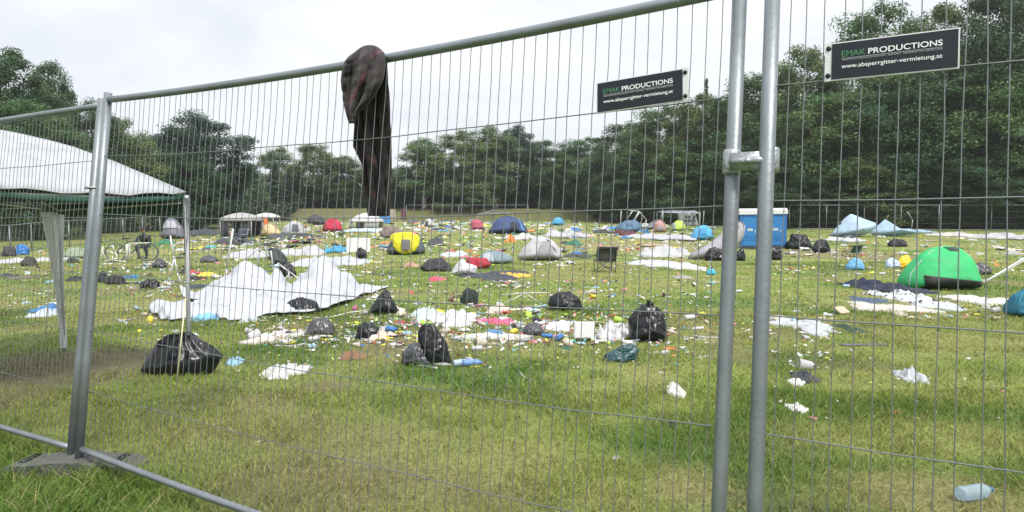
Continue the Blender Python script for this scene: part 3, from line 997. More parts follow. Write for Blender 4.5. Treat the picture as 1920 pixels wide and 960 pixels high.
class Puff:
    """a soft closed body whose face towards the viewer has the given outline (photo pixels), with real depth"""
    def __init__(s, poly_px, depth_ratio=.8, wrinkle=.06, seed=1, flat=2.0, base_v=None, dep=None, nt_=72, nr=20, sharp=1.0):
        us = [p[0] for p in poly_px]; vs_ = [p[1] for p in poly_px]
        vb = base_v or max(vs_)
        uc = (min(us) + max(us)) / 2
        s.p0 = at(uc, vb) if dep is None else at(uc, vb, dep)
        k = s.p0.y / F
        s.k, s.uc, s.vb = k, uc, vb
        poly = [((u - uc) * k, max((vb - v) * k, -.01)) for u, v in poly_px]
        s.w = (max(us) - min(us)) * k
        s.h = max(z for _, z in poly)
        s.D = depth_ratio * s.w * .5
        s.p0 = s.p0 + Vector((s.p0.x / s.p0.y * s.D * .55, s.D * .55, 0))
        s.p0.z = T(s.p0.y) - .01
        s.cx, s.cz = sum(x for x, _ in poly) / len(poly), s.h * .38
        s.rad = outline_radius(poly, s.cx, s.cz)
        s.seed, s.wr, s.flat, s.nt, s.nr, s.sharp = seed, wrinkle, flat, nt_, nr, sharp
        s.pleat = 0.0
        top = max(poly, key=lambda a: a[1])
        s.neck = (top[0], top[1])
    def y_at(s, x, z):
        dx, dz = x - s.cx, z - s.cz
        R_ = s.rad(math.atan2(dz, dx)) or 1e-6
        q = min(1.0, math.hypot(dx, dz) / R_)
        zz = max(0, z) / max(s.h, 1e-6)
        low = 1.0 - .55 * zz                           # deeper at the base than at the top
        y = -s.D * low * max(0, 1 - q ** s.flat) ** (1 / s.flat)
        return y
    def build(s, name, m, parent=None, col=None, world=True):
        b = MB()
        scale = 2.2 / max(s.w, .1)
        for side in (-1, 1):
            P = []
            for i in range(s.nr + 1):
                q = math.sin(i / s.nr * math.pi / 2)
                row = []
                for j in range(s.nt):
                    an = 2 * math.pi * j / s.nt
                    R_ = s.rad(an)
                    x, z = s.cx + math.cos(an) * R_ * q, s.cz + math.sin(an) * R_ * q
                    y = s.y_at(x, z) * (1 if side < 0 else -1)
                    n0 = nz3(x * scale, y * scale, z * scale, s.seed)
                    r1 = 1 - 2.6 * abs(nz3(x * scale * 1.5 + 5, y * scale * 1.5, z * scale * 1.1, s.seed + 3))
                    r2 = 1 - 2.6 * abs(nz3(x * scale * 3.6 + 9, y * scale * 3.6, z * scale * 3.0, s.seed + 6))
                    dsp = s.wr * s.w * (n0 * .9 + r1 * .36 + r2 * .15)
                    if s.pleat:                         # folds fanning out from the gathered top
                        ph_ = math.atan2(x - s.neck[0], s.neck[1] + .02 - z)
                        dn = math.hypot(x - s.neck[0], s.neck[1] - z) / max(s.h, .01)
                        dsp = dsp * .75 + s.pleat * s.w * math.sin(ph_ * 15 + s.seed + n0 * 3) * math.exp(-(dn / .55) ** 2)
                    f = (1 - q * q * .5)
                    x += dsp * (.25 + .5 * q * q) * math.cos(an); z = max(z + dsp * (.25 + .5 * q * q) * math.sin(an), 0.0); y += dsp * f * (1 if side > 0 else -1)
                    row.append((x, y, z))
                row.append(row[0])
                P.append(row)
            if side > 0: P = [list(reversed(r_)) for r_ in P]
            b.grid(P)
        me = b.mesh(name)
        bm = bmesh.new(); bm.from_mesh(me)
        bmesh.ops.remove_doubles(bm, verts=bm.verts, dist=1e-4)
        bm.normal_update(); bm.to_mesh(me); bm.free()
        me.polygons.foreach_set('use_smooth', [True] * len(me.polygons))
        o = link_mesh(name, me, m, parent, col)
        if world: o.location = s.p0
        return o
    def patch(s, poly_px, name, m, parent, col=None, out=.012, n=9):
        """a panel lying on the face, given by four photo pixels tl, tr, br, bl"""
        Q = [((u - s.uc) * s.k, (s.vb - v) * s.k) for u, v in poly_px]
        P = []
        for i in range(n + 1):
            a = i / n
            row = []
            for j in range(n + 1):
                c = j / n
                x = (Q[0][0] * (1 - c) + Q[1][0] * c) * (1 - a) + (Q[3][0] * (1 - c) + Q[2][0] * c) * a
                z = (Q[0][1] * (1 - c) + Q[1][1] * c) * (1 - a) + (Q[3][1] * (1 - c) + Q[2][1] * c) * a
                row.append((x, s.y_at(x, z) - out - s.wr * s.w * .5, max(z, .004)))
            P.append(row)
        o = MB().grid(P).build(name, m, parent, col)
        solidify(o, .012)
        return o

def sheet(u0, u1, v0, v1, h, seed, name, m, col, label, cat, group=None, folds=1.0, nt_=40, nr=10, dep=None, short=None):
    """a cloth, film or paper heap lying on the ground over the photo box (u0..u1, v0..v1), h metres high"""
    a, b = at((u0 + u1) / 2, v1), at((u0 + u1) / 2, v0)
    w = (u1 - u0) * px(a) / 2
    d_ = max(abs(b.y - a.y) / 2, w * .18)
    c = Vector((a.x * (a.y + d_) / a.y, a.y + d_, 0)); c.z = T(c.y)
    o = link_mesh(name, heap_mesh(name, w, min(d_, w * 2.0), h * (.72 if a.y < 20 else 1.15), seed, folds, nt_, nr), m, None, col, c)
    tag(o, label, cat, group)
    if short: land((u0 + u1) / 2, v1, short)
    return o

def heap_mesh(name, w, d_, h, seed, folds=1.0, nt_=40, nr=10):
    q = random.Random(seed)
    ph = [q.uniform(0, 6.28) for _ in range(8)]
    nt_ = int(nt_ * 1.3)
    b = MB()
    P = []
    sd = seed % 50
    am = [q.uniform(.6, 1.3) for _ in range(8)]
    for i in range(nr + 2):
        t = min(i / nr, 1.0)
        row = []
        for j in range(nt_):
            an = 2 * math.pi * j / nt_
            R_ = 1 + .20 * am[0] * math.sin(2 * an + ph[0]) + .17 * am[1] * math.sin(3 * an + ph[1]) + .13 * am[2] * math.sin(5 * an + ph[2]) + .09 * am[3] * math.sin(8 * an + ph[3]) + .06 * am[4] * math.sin(13 * an + ph[4])
            R_ = max(.35, R_ - .25 * max(0, math.sin(4 * an + ph[5])) ** 6)
            x, y = math.cos(an) * R_ * t, math.sin(an) * R_ * t
            n0 = nz3(x * 1.5, y * 1.5, 0, sd)
            r1 = 1 - 2.4 * abs(nz3(x * 1.9 + 3, y * 1.9, 1, sd + 5))
            r2 = 1 - 2.4 * abs(nz3(x * 4.2 + 3, y * 4.2, 1, sd + 9))
            env = max(0, 1 - t ** 2.6)
            z = h * (max(.05, env * (.5 + .9 * n0)) + folds * (.42 * max(r1, -.3) + .20 * r2) * (1 - t ** 5))
            z = max(z, .010)
            if i == nr: z = .006 + h * .12 * (1 + math.sin(7 * an + ph[6]))
            if i > nr: z = -.03
            row.append((x * w, y * d_, z))
        row.append(row[0])
        P.append(row)
    b.grid(P)
    me = b.mesh(name)
    bm = bmesh.new(); bm.from_mesh(me)
    bmesh.ops.remove_doubles(bm, verts=bm.verts, dist=1e-5)
    bm.to_mesh(me); bm.free()
    me.polygons.foreach_set('use_smooth', [True] * len(me.polygons))
    return me

WHITE, CREAM, GREY, DGREY, BLACK = (.74, .75, .77), (.56, .49, .38), (.34, .35, .37), (.085, .09, .098), (.014, .015, .018)
BLUE, LBLUE, SKYB, NAVY, TEAL = (.035, .14, .42), (.42, .58, .75), (.10, .43, .74), (.018, .030, .070), (.02, .14, .17)
RED, PINK, ORANGE, YELLOW, LIME, GREEN_T, DGREEN = (.50, .035, .06), (.62, .12, .25), (.72, .17, .05), (.82, .70, .05), (.50, .72, .12), (.045, .50, .17), (.02, .10, .055)
BROWN, BEIGE, PURPLE, AQUA = (.17, .11, .065), (.42, .34, .24), (.10, .05, .12), (.30, .55, .58)

def box_out(u0, u1, vt, vb, seed):
    """a slumped sack outline in the pixel box"""
    q = random.Random(seed)
    w, h = u1 - u0, vb - vt
    j = lambda a: q.uniform(-a, a)
    return [(u0 + w * .06, vb), (u0 + w * (.0 + abs(j(.04))), vb - h * (.3 + j(.1))), (u0 + w * (.12 + j(.05)), vb - h * (.66 + j(.08))), (u0 + w * (.32 + j(.08)), vb - h * (.93 + j(.07))),
            (u0 + w * (.52 + j(.1)), vt), (u0 + w * (.74 + j(.06)), vb - h * (.88 + j(.1))), (u0 + w * (.92 + j(.04)), vb - h * (.6 + j(.1))), (u1 - w * abs(j(.03)), vb - h * (.25 + j(.1))), (u1 - w * .06, vb)]

def sack(poly, m, seed, label, short=None, depth=.85, wr=.085, name='bin_bag', cat='bin bag', group='bin bags on the meadow', col=None, neck=None, flat=2.0):
    p = Puff(poly, depth, wr, seed, flat)
    if m in (M['bag'], M['greybag']): p.pleat = .022
    if neck:
        root = empty(name, p.p0)
        o = p.build('bag_body', m, root, col, world=False)
        u, v = neck
        x, z = (u - p.uc) * p.k, (p.vb - v) * p.k
        q = random.Random(seed)
        b = MB()
        b.tube([(x, 0, z - .05), (x, 0, z), (x + .03, -.01, z + .05)], [.035, .022, .05], 10, False)
        b.build('tied_neck', m, root, col)
        tag(root, label, cat, group)
    else:
        o = p.build(name, m, None, col)
        tag(o, label, cat, group)
    us = [a for a, _ in poly]; vv = [b for _, b in poly]
    if short: land((min(us) + max(us)) / 2, max(vv), short)
    return p

sack([(258, 704), (273, 674), (299, 642), (318, 632), (350, 626), (374, 636), (421, 667), (408, 692), (396, 707)], M['bag'], 1, 'large angular black bin bag lying against the gazebo leg, nearest of all', 'large black bag by the gazebo leg', .55, .05, flat=1.6)
sack([(688, 589), (700, 568), (714, 549), (724, 541), (731, 548), (740, 568), (749, 585), (736, 592)], M['bag'], 2, 'black bin bag pulled up to a point right of the white canopy tail', 'pointed black bag', .7, .07, flat=1.6)
sack(box_out(532, 601, 557, 590, 3), M['bag'], 3, 'slumped black bin bag lying on the right end of the white canopy', 'slumped black bag on the canopy', .7)
sack(box_out(573, 629, 596, 629, 4), M['greybag'], 4, 'plump grey bin bag alone on worn grass between canopy and rubbish pile', 'plump grey bag', .8, .05)
sack(box_out(667, 713, 606, 637, 5), M['bag'], 5, 'square black bin bag among cream wrappers left of the tall bag', 'square black bag')
sack([(786, 660), (783, 628), (793, 613), (812, 611), (826, 628), (840, 656), (849, 690), (800, 692)], M['bag'], 6, 'tall slouching black bin bag behind the grey topped bag', 'tall slouching black bag', .8, .06)
sack([(753, 688), (755, 668), (768, 652), (792, 645), (812, 650), (819, 668), (818, 690), (790, 692)], M['greybag'], 7, 'grey topped bin bag leaning on the tall slouching one', 'grey topped bag', .7, .07, neck=(797, 650))
sack(box_out(1026, 1091, 547, 586, 8), M['bag'], 8, 'open dark bin bag with folded rim beside thin white poles', 'open dark bag by the poles', .8, .11)
sack(box_out(980, 1021, 606, 630, 9), M['greybag'], 9, 'small dark grey bin bag left of the white square box', 'small grey bag')
sack([(1180, 640), (1178, 604), (1190, 586), (1208, 575), (1228, 577), (1243, 592), (1249, 618), (1252, 640), (1230, 645)], M['bag'], 10, 'biggest upright black bin bag left of the two near fence posts', 'biggest upright black bag', .9, .08, neck=(1214, 578))
sack([(1127, 684), (1140, 668), (1160, 656), (1184, 651), (1196, 660), (1195, 678), (1172, 685)], M['hard'], 11, 'crumpled dark teal plastic sack in front of the biggest upright bag', 'dark teal sack', .6, .10, col=(.012, .055, .065), name='plastic_sack', cat='plastic sack')
sack(box_out(1474, 1521, 440, 468, 12), M['bag'], 12, 'large black bin bag right beside the blue toilets', 'bag beside the toilets', .8, .12)
sack(box_out(1522, 1557, 450, 474, 13), M['bag'], 13, 'smaller black bin bag, second to the right of the toilets', 'second bag from the toilets', .8, .12)
sack(box_out(1445, 1467, 463, 488, 14), M['bag'], 14, 'dark bin bag just in front of the toilets, beside the fence post', None, .8, .1)
sack(box_out(1376, 1398, 466, 490, 15), M['bag'], 15, 'black bin bag showing between the two near fence posts', None, .8, .1)
sack(box_out(1322, 1362, 464, 490, 16), M['bag'], 16, 'black bin bag under the tipped grey tent flap', 'bag under the tipped grey tent', .8, .11)
sack(box_out(285, 313, 485, 503, 17), M['greybag'], 17, 'round dark bag alone on the grass left of the gazebo leg', 'round dark bag')
sack(box_out(375, 409, 478, 493, 18), M['greybag'], 18, 'dark flat topped bag alone right of the gazebo leg', 'flat topped dark bag')
sack(box_out(1824, 1858, 492, 515, 19), M['greybag'], 19, 'dark bag with grey top just right of the green dome tent', 'bag right of the green tent')
sack(box_out(196, 239, 517, 534, 20), M['cloth'], 20, 'long black duffel bag right of the left fence post', 'black duffel bag', .6, .03, 'duffel_bag', 'duffel bag', None, (.02, .02, .023))
sack(box_out(183, 205, 508, 530, 21), M['cloth'], 21, 'dark rucksack with an orange strap beside the duffel bag', None, .7, .1, 'rucksack', 'rucksack', None, (.03, .032, .04))
sack(box_out(261, 301, 524, 542, 22), M['bag'], 22, 'low black bag pile right of the duffel bag', None, .7, .12)
sack(box_out(518, 556, 489, 521, 23), M['bag'], 23, 'black bin bag in the middle of the broken white frame', 'bag in the broken white frame', .8, .11)
sack(box_out(667, 689, 464, 486, 24), M['bag'], 24, 'black bin bag in front of the white folding panel', 'bag by the white panel', .8, .08)
sack(box_out(40, 68, 479, 500, 25), M['cloth'], 25, 'dark khaki rucksack on white film near the left fence line', 'khaki rucksack', .8, .08, 'rucksack', 'rucksack', None, (.05, .055, .045))
sack(box_out(30, 55, 458, 478, 26), M['plastic'], 26, 'bright blue plastic sack by the far left mesh fence', 'bright blue sack', .8, .1, 'plastic_sack', 'plastic sack', None, (.03, .20, .55))
sack(box_out(3, 30, 461, 481, 27), M['cloth'], 27, 'dark chair back or bag slumped at the left edge by the blue sack', None, .6, .1, 'slumped_bag', 'bag', None, (.05, .05, .06))
sack(box_out(126, 150, 482, 494, 28), M['cloth'], 28, 'low olive bundle right of the wrapped gazebo leg', None, .7, .1, 'cloth_bundle', 'cloth bundle', None, (.05, .06, .045))
sack(box_out(1586, 1621, 482, 507, 29), M['fabric'], 29, 'small sky blue cushion like dome of cloth left of the yellow bag', 'sky blue cloth dome', .8, .05, 'cloth_bundle', 'cloth bundle', None, (.16, .42, .68))
sack(box_out(1683, 1709, 479, 503, 30), M['plastic'], 30, 'bright yellow plastic bag touching the green dome tent', 'yellow bag', .8, .08, 'plastic_bag', 'plastic bag', None, (.85, .55, .02))
sack(box_out(1658, 1686, 484, 503, 31), M['plastic'], 31, 'blue and white plastic bag left of the yellow bag', None, .8, .1, 'plastic_bag', 'plastic bag', None, (.45, .55, .72))
sack(box_out(1664, 1702, 448, 463, 32), M['cloth'], 32, 'dark rolled mattress lying below the pale blue tarp', 'dark rolled mattress', .7, .08, 'rolled_mattress', 'mattress', None, (.025, .025, .035))
sack(box_out(1324, 1343, 503, 516, 33), M['plastic'], 33, 'small turquoise dome of plastic left of the fence posts', 'turquoise dome', .8, .05, 'plastic_sack', 'plastic sack', None, (.05, .38, .55))
sack(box_out(786, 850, 484, 510, 34), M['cloth'], 34, 'long dark grey cushion bundle behind the white board', 'dark cushion bundle', .5, .09, 'cloth_bundle', 'cloth bundle', None, (.04, .042, .048))
sack(box_out(712, 756, 424, 446, 35), M['cloth'], 35, 'brownish draped bundle behind the yellow tent', None, .7, .1, 'cloth_bundle', 'cloth bundle', None, (.19, .15, .14))
sack(box_out(862, 898, 539, 573, 36), M['cloth'], 36, 'dark green canvas seat sack with a thin frame in mid meadow', 'dark canvas sack', .7, .08, 'canvas_sack', 'canvas sack', None, (.02, .032, .028))

# ------------------------------------------------------------------ tents
def tent(poly, col, label, seed, short=None, depth=.9, door=None, door_col=None, base=None, base_col=None, vent=None, vent_col=None, ribs=(), rib_col=None, wr=.02, flat=2.2, name='dome_tent', cat='tent', extra=(), panels=()):
    p = Puff(poly, depth, wr, seed, flat, nt_=48)
    root = empty(name, p.p0)
    tag(root, label, cat, 'abandoned tents')
    p.build('canopy', M['fabric'], root, col, world=False)
    if door: p.patch(door, 'door', M['fabric'], root, door_col or DGREY)
    if base: p.patch(base, 'base_panel', M['fabric'], root, base_col or DGREY, .016)
    if vent: p.patch(vent, 'vent', M['fabric'], root, vent_col or BLACK, .016)
    for (nm_, q_, c_, dr, yo) in panels:
        pp = Puff(q_, dr, wr, seed + 7, 2.6, base_v=p.vb, dep=(p.p0.y - p.D * .55))
        oo = pp.build(nm_, M['fabric'], root, c_, world=False)
        oo.location = ((pp.uc - p.uc) * p.k, yo * p.D, 0)
    for (nm_, q_, c_) in extra: p.patch(q_, nm_, M['fabric'], root, c_, .02)
    if not ribs and wr < .045 and name == 'dome_tent':
        nx_, nz_ = p.neck
        for xb in (-.40, .40):
            pts = []
            for i in range(9):
                t = i / 8
                x = nx_ * (1 - t) + xb * p.w * t ** .75
                z = p.h * .975 * (1 - t ** 1.9)
                pts.append((x, p.y_at(x, max(z, .02)) - .010 - p.wr * p.w * .5, max(z, .01)))
            MB().tube(pts, .014, 6).build('pole_sleeve', M['fabric'], root, tuple(c * .62 for c in col))
    for line in ribs:
        pts = []
        for (u, v) in line:
            x, z = (u - p.uc) * p.k, (p.vb - v) * p.k
            pts.append((x, p.y_at(x, z) - .012 - p.wr * p.w * .4, max(z, 0.01)))
        MB().tube(pts, .012, 6).build('pole_sleeve', M['fabric'], root, rib_col or tuple(c * .7 for c in col))
    us = [a for a, _ in poly]; vv = [b for _, b in poly]
    if short: land((min(us) + max(us)) / 2, max(vv), short)
    return p

tent([(1686, 541), (1692, 522), (1705, 500), (1724, 479), (1748, 464), (1770, 460), (1795, 464), (1812, 480), (1822, 498), (1826, 520), (1827, 541), (1760, 544)], GREEN_T, 'bright green dome tent with a black front flap and dark top vent', 51, 'green dome tent', .95,
     base=[(1708, 515), (1824, 527), (1826, 542), (1704, 541)], base_col=(.022, .025, .028), vent=[(1760, 463), (1785, 463), (1781, 471), (1765, 470)], vent_col=(.02, .06, .04),
     ribs=[[(1690, 536), (1697, 515), (1714, 492), (1738, 471), (1762, 462)], [(1785, 463), (1806, 478), (1818, 500), (1823, 530)]], rib_col=(.55, .65, .60), wr=.018)
tent([(914, 437), (922, 424), (932, 412), (948, 405), (964, 406), (977, 413), (984, 425), (990, 436), (950, 439)], (.045, .075, .19), 'navy dome tent with a dark door under the bare metal frame', 52, 'navy dome tent', .9,
     door=[(958, 417), (968, 417), (974, 435), (955, 436)], door_col=(.012, .018, .045), extra=(('side_panel', [(972, 412), (978, 415), (985, 434), (979, 435)], (.10, .20, .42)),), wr=.03)
tent([(967, 486), (980, 466), (996, 450), (1012, 442), (1024, 445), (1038, 452), (1050, 468), (1060, 485), (1015, 489)], (.58, .58, .60), 'pale grey dome tent with a grey door and black diagonal stripe', 53, 'pale grey dome tent', .9,
     door=[(1016, 452), (1028, 452), (1042, 485), (998, 486)], door_col=(.30, .29, .31), ribs=[[(1024, 448), (1034, 462), (1042, 474), (1050, 485)], [(1027, 449), (1037, 463), (1046, 475), (1054, 485)]], rib_col=(.03, .03, .035), wr=.03)
tent([(724, 476), (727, 462), (735, 450), (748, 443), (768, 441), (786, 446), (796, 462), (798, 476), (763, 478)], (.10, .12, .135), 'bright yellow pop up tent with a grey window panel and dark sides', 54, 'yellow pop up tent', 1.0, wr=.03, name='popup_tent',
     panels=(('yellow_face', [(736, 445), (742, 439), (756, 436), (774, 436), (787, 440), (792, 448), (791, 460), (784, 470), (774, 476), (762, 478), (750, 473), (741, 462)], (.80, .72, .03), .30, -.72), ('window', [(758, 450), (766, 449), (775, 450), (775, 460), (774, 470), (766, 470), (760, 469), (759, 460)], (.20, .19, .20), .32, -1.02)))
tent([(897, 492), (900, 482), (910, 472), (924, 470), (942, 473), (957, 480), (965, 489), (950, 494), (920, 495)], (.20, .27, .30), 'low slate blue collapsed tent just left of the pale grey dome', 55, 'slate blue collapsed tent', .8, door=[(906, 476), (922, 473), (928, 492), (905, 491)], door_col=(.45, .50, .52), wr=.05)
tent([(871, 500), (878, 484), (895, 480), (912, 484), (920, 497), (908, 503), (888, 504)], (.42, .02, .045), 'crumpled red tent behind the white board', 56, 'crumpled red tent', .8, wr=.10)
tent([(1034, 421), (1038, 411), (1046, 407), (1055, 410), (1059, 421), (1047, 423)], SKYB, 'tiny sky blue dome tent alone at the far side', 57, 'tiny sky blue tent', .9, door=[(1041, 412), (1050, 411), (1052, 421), (1039, 421)], door_col=(.07, .34, .62), wr=.02)
tent([(1258, 432), (1261, 420), (1270, 413), (1280, 415), (1285, 425), (1284, 432), (1270, 434)], LIME, 'small lime green dome tent in front of the grey tent with windows', 58, 'lime green tent', .9, door=[(1260, 420), (1265, 417), (1265, 432), (1259, 432)], door_col=(.35, .38, .36), wr=.02)
tent([(1224, 434), (1227, 419), (1236, 412), (1246, 418), (1250, 434), (1236, 436)], (.50, .30, .27), 'faded pink tent between the broken white frame and the lime tent', 59, 'faded pink tent', .9, door=[(1231, 424), (1241, 424), (1242, 433), (1229, 433)], door_col=(.30, .28, .32), wr=.04)
tent([(1210, 428), (1222, 417), (1233, 410), (1242, 414), (1246, 428), (1228, 430)], (.24, .25, .28), 'grey tent tucked behind the faded pink one', 60, None, .9, wr=.03, door=[(1213, 424), (1222, 418), (1226, 428), (1214, 428)], door_col=(.35, .38, .42))
tent([(1294, 449), (1299, 434), (1310, 424), (1324, 422), (1334, 430), (1339, 447), (1316, 451)], (.09, .40, .70), 'light blue dome tent with pale edging left of the fence posts', 61, 'light blue dome tent', .9, door=[(1310, 429), (1322, 428), (1320, 440), (1306, 441)], door_col=(.05, .30, .58), ribs=[[(1296, 448), (1302, 434), (1314, 425)], [(1326, 424), (1333, 434), (1336, 447)]], rib_col=(.62, .70, .78), wr=.03)
tent([(1284, 484), (1300, 472), (1322, 462), (1345, 446), (1362, 428), (1388, 413), (1397, 424), (1392, 446), (1372, 470), (1352, 487)], (.40, .40, .43), 'tipped over grey tent with its flap raised behind the near fence posts', 62, 'tipped grey tent', .5, wr=.03, flat=1.7, door=[(1366, 428), (1384, 418), (1386, 436), (1368, 446)], door_col=(.30, .30, .34))
tent([(605, 433), (609, 419), (618, 411), (630, 411), (639, 418), (642, 432), (624, 435)], (.52, .025, .075), 'crimson dome tent left of the white box shaped pavilion', 63, 'crimson dome tent', .9, door=[(606, 424), (613, 418), (615, 432), (605, 432)], door_col=(.28, .02, .05), wr=.035)
tent([(303, 446), (308, 424), (314, 412), (322, 408), (332, 414), (342, 428), (349, 446), (326, 448)], (.20, .20, .25), 'grey tent with pale blotches standing behind the gazebo leg', 64, 'blotchy grey tent', .9, extra=(('blotched_top', [(312, 414), (330, 414), (342, 428), (309, 428)], (.42, .42, .47)),), wr=.04)
tent([(502, 482), (506, 471), (514, 466), (524, 470), (534, 480), (541, 494), (520, 497)], (.030, .040, .038), 'collapsed blackish green tent behind the broken white frame', 65, 'collapsed blackish tent', .9, wr=.05, door=[(515, 470), (523, 472), (530, 488), (519, 490)], door_col=(.06, .07, .065))
tent([(1887, 590), (1893, 568), (1903, 552), (1922, 543), (1950, 548), (1965, 590), (1920, 598)], (.02, .16, .24), 'dark turquoise tent cut off by the right picture edge', 66, 'dark turquoise tent', .9, wr=.05, ribs=[[(1890, 588), (1898, 566), (1912, 548)]], rib_col=(.03, .22, .30))
tent([(486, 426), (488, 412), (494, 405), (501, 408), (505, 425), (495, 428)], (.75, .20, .07), 'small orange tent under the little white gazebo', 67, 'small orange tent', .9, wr=.03, door=[(489, 411), (493, 409), (494, 425), (488, 425)], door_col=(.50, .12, .05))
tent([(528, 440), (533, 425), (546, 416), (562, 418), (572, 430), (575, 441), (550, 444)], (.52, .53, .56), 'white and grey camouflage tent between the orange and crimson ones', 68, 'white camouflage tent', .9, wr=.05, extra=(('dark_panel', [(552, 421), (562, 422), (566, 434), (554, 434)], (.08, .09, .11)),))
tent([(490, 441), (494, 425), (506, 421), (520, 428), (530, 440), (510, 444)], (.60, .48, .28), 'cream coloured fallen tent in front of the orange one', 69, 'cream fallen tent', .9, wr=.06)
tent([(576, 418), (580, 406), (592, 402), (606, 408), (612, 420), (594, 422)], (.06, .06, .075), 'blackish tent leaning in front of the grassy bank', 70, 'blackish tent by the bank', .9, wr=.05)
tent([(882, 430), (884, 417), (892, 411), (903, 414), (908, 428), (896, 431)], (.45, .10, .16), 'dusty pink collapsed tent left of the navy dome', 71, 'dusty pink tent', .9, wr=.06)
tent([(794, 424), (797, 414), (805, 410), (813, 415), (817, 424), (805, 426)], (.58, .58, .60), 'small white tent by the far mesh fence', 72, 'small white tent', .9, wr=.05, extra=(('opening', [(799, 415), (804, 414), (803, 423), (799, 423)], (.05, .05, .06)),))
tent([(1152, 433), (1160, 422), (1172, 414), (1190, 413), (1200, 424), (1198, 434), (1175, 437)], (.10, .19, .30), 'collapsed steel blue tent under the broken white frame', 73, 'collapsed steel blue tent', .8, wr=.08)
tent([(120, 482), (124, 470), (136, 464), (150, 465), (160, 474), (163, 482), (142, 485)], (.28, .34, .24), 'pale olive low tent behind the wrapped gazebo leg', 74, 'pale olive tent', .8, wr=.04, ribs=[[(124, 474), (142, 470), (161, 476)]], rib_col=(.45, .50, .40))

# pale blue tarp sagging between two peaks
def tarp(pts, peaks, col, label, short, name, cat, mtl, seed, nu=34, nv=16, sagp=1.5, minh=.02, extra_h=None, group=None):
    """a tarp lying on the ground inside a quad of photo ground pixels (near-left, near-right, far-right, far-left), drawn up to peaks (u, v_ground, height m, radius m)"""
    C = [at(*p) for p in pts]
    c0 = sum(C, Vector()) / 4
    pk = [(at(u, v), h, r_) for (u, v, h, r_) in peaks]
    P = []
    for i in range(nv + 1):
        a = i / nv
        row = []
        for j in range(nu + 1):
            b_ = j / nu
            p = (C[0].lerp(C[1], b_)).lerp(C[3].lerp(C[2], b_), a)
            wob = .10 * math.sin(b_ * 9 + seed) + .06 * math.sin(b_ * 21 + a * 3)
            p = p + Vector((0, wob * (1 if a < .5 else -1) * (.6 if 0 < i < nv else 1), 0))
            h = 0
            for (q, hh, r_) in pk:
                d_ = math.hypot(p.x - q.x, (p.y - q.y))
                h = max(h, hh * max(0, 1 - d_ / r_) ** sagp)
            edge = min(1, 6 * min(a, 1 - a) + .15) * min(1, 8 * min(b_, 1 - b_) + .1)
            n_ = nz3(p.x * 2.2, p.y * 2.2, 0, seed)
            cr_ = 1 - 2.4 * abs(nz3(p.x * 1.3 + 4, p.y * 2.6, 2, seed))
            z = max(h, 0) * (1 + .04 * n_) + minh * edge * (1.2 + 1.8 * n_ + 1.1 * cr_) + .018
            row.append(Vector((p.x, p.y, T(p.y) + max(z, .012))) - c0)
        P.append(row)
    o = MB().grid(P).build(name, mtl, None, col)
    o.location = c0
    solidify(o, .012, 1)
    tag(o, label, cat, group)
    if short: land(sum(p[0] for p in pts) / 4, max(p[1] for p in pts), short)
    return o
tent([(1555, 443), (1567, 428), (1580, 412), (1594, 401), (1612, 408), (1630, 415), (1647, 420), (1640, 430), (1622, 441), (1590, 445)], (.40, .53, .66), 'pale blue tarp tent pulled up to one high peak beside the right woods', 75, 'pale blue tarp tent', .8, wr=.012, flat=1.35, name='tarp_tent',
     extra=(('stiff_flap', [(1570, 417), (1577, 413), (1575, 420), (1570, 423)], (.06, .06, .07)),))
tent([(1625, 441), (1640, 428), (1652, 418), (1661, 410), (1668, 420), (1680, 428), (1700, 431), (1722, 432), (1734, 436), (1710, 441), (1660, 444)], (.38, .51, .64), 'lower pale blue tarp with a pointed peak and flat tail beside the taller one', 76, 'lower pale blue tarp', .5, wr=.012, flat=1.3, name='tarp_tent',
     ribs=[[(1660, 412), (1664, 404)]], rib_col=(.6, .55, .35))

# big white gazebo canopy collapsed on the ground
tarp([(432, 605), (610, 588), (730, 540), (334, 556)], [(463, 562, .60, 1.15), (520, 562, .56, .42), (606, 560, .68, .98), (560, 578, .16, 1.6), (430, 572, .15, 1.5), (336, 557, .24, .35)], (.62, .64, .69), 'big white gazebo canopy collapsed on the grass in two pointed peaks', 'collapsed white canopy', 'fallen_canopy', 'canopy', M['fabric'], 4, 120, 44, 1.75, .06)
tarp([(300, 604), (446, 597), (440, 570), (281, 580)], [(293, 578, .16, .35), (352, 574, .12, .5)], (.62, .64, .69), 'long white valance strip twisted out in front of the collapsed canopy', 'white valance strip', 'canopy_valance', 'canopy strip', M['fabric'], 9, 50, 16, 1.6, .05)
sheet(376, 447, 583, 606, .10, 302, 'plastic_sheet', M['plastic'], (.20, .50, .80), 'sky blue plastic sheet lying on the front edge of the white canopy', 'plastic sheet', None, 1.0, 44, 10, None, 'sky blue plastic sheet')
sheet(355, 390, 532, 548, .10, 303, 'cloth_heap', M['cloth'], (.03, .05, .07), 'dark slate cloth tucked behind the left end of the white canopy', 'cloth', None)
sheet(560, 690, 486, 504, .22, 304, 'canopy_piece', M['fabric'], (.60, .62, .66), 'long white cloth with two small peaks behind the tallest canopy peak', 'cloth', None, .8, 60, 10, None, 'long white cloth')
sheet(536, 612, 463, 486, .26, 305, 'canopy_piece', M['fabric'], (.60, .61, .64), 'rumpled white cloth left of the blue heap by the white panel', 'cloth', None, 1, 50, 10)
sheet(425, 505, 472, 490, .2, 306, 'canopy_piece', M['fabric'], (.60, .61, .64), 'rumpled white cloth left of the broken white frame', 'cloth', None, 1, 50, 10)
sheet(600, 660, 458, 483, .18, 307, 'cloth_heap', M['cloth'], (.05, .26, .42), 'blue and turquoise cloth heap at the foot of the white panel', 'cloth', None, 1, 44, 10, None, 'blue cloth heap')

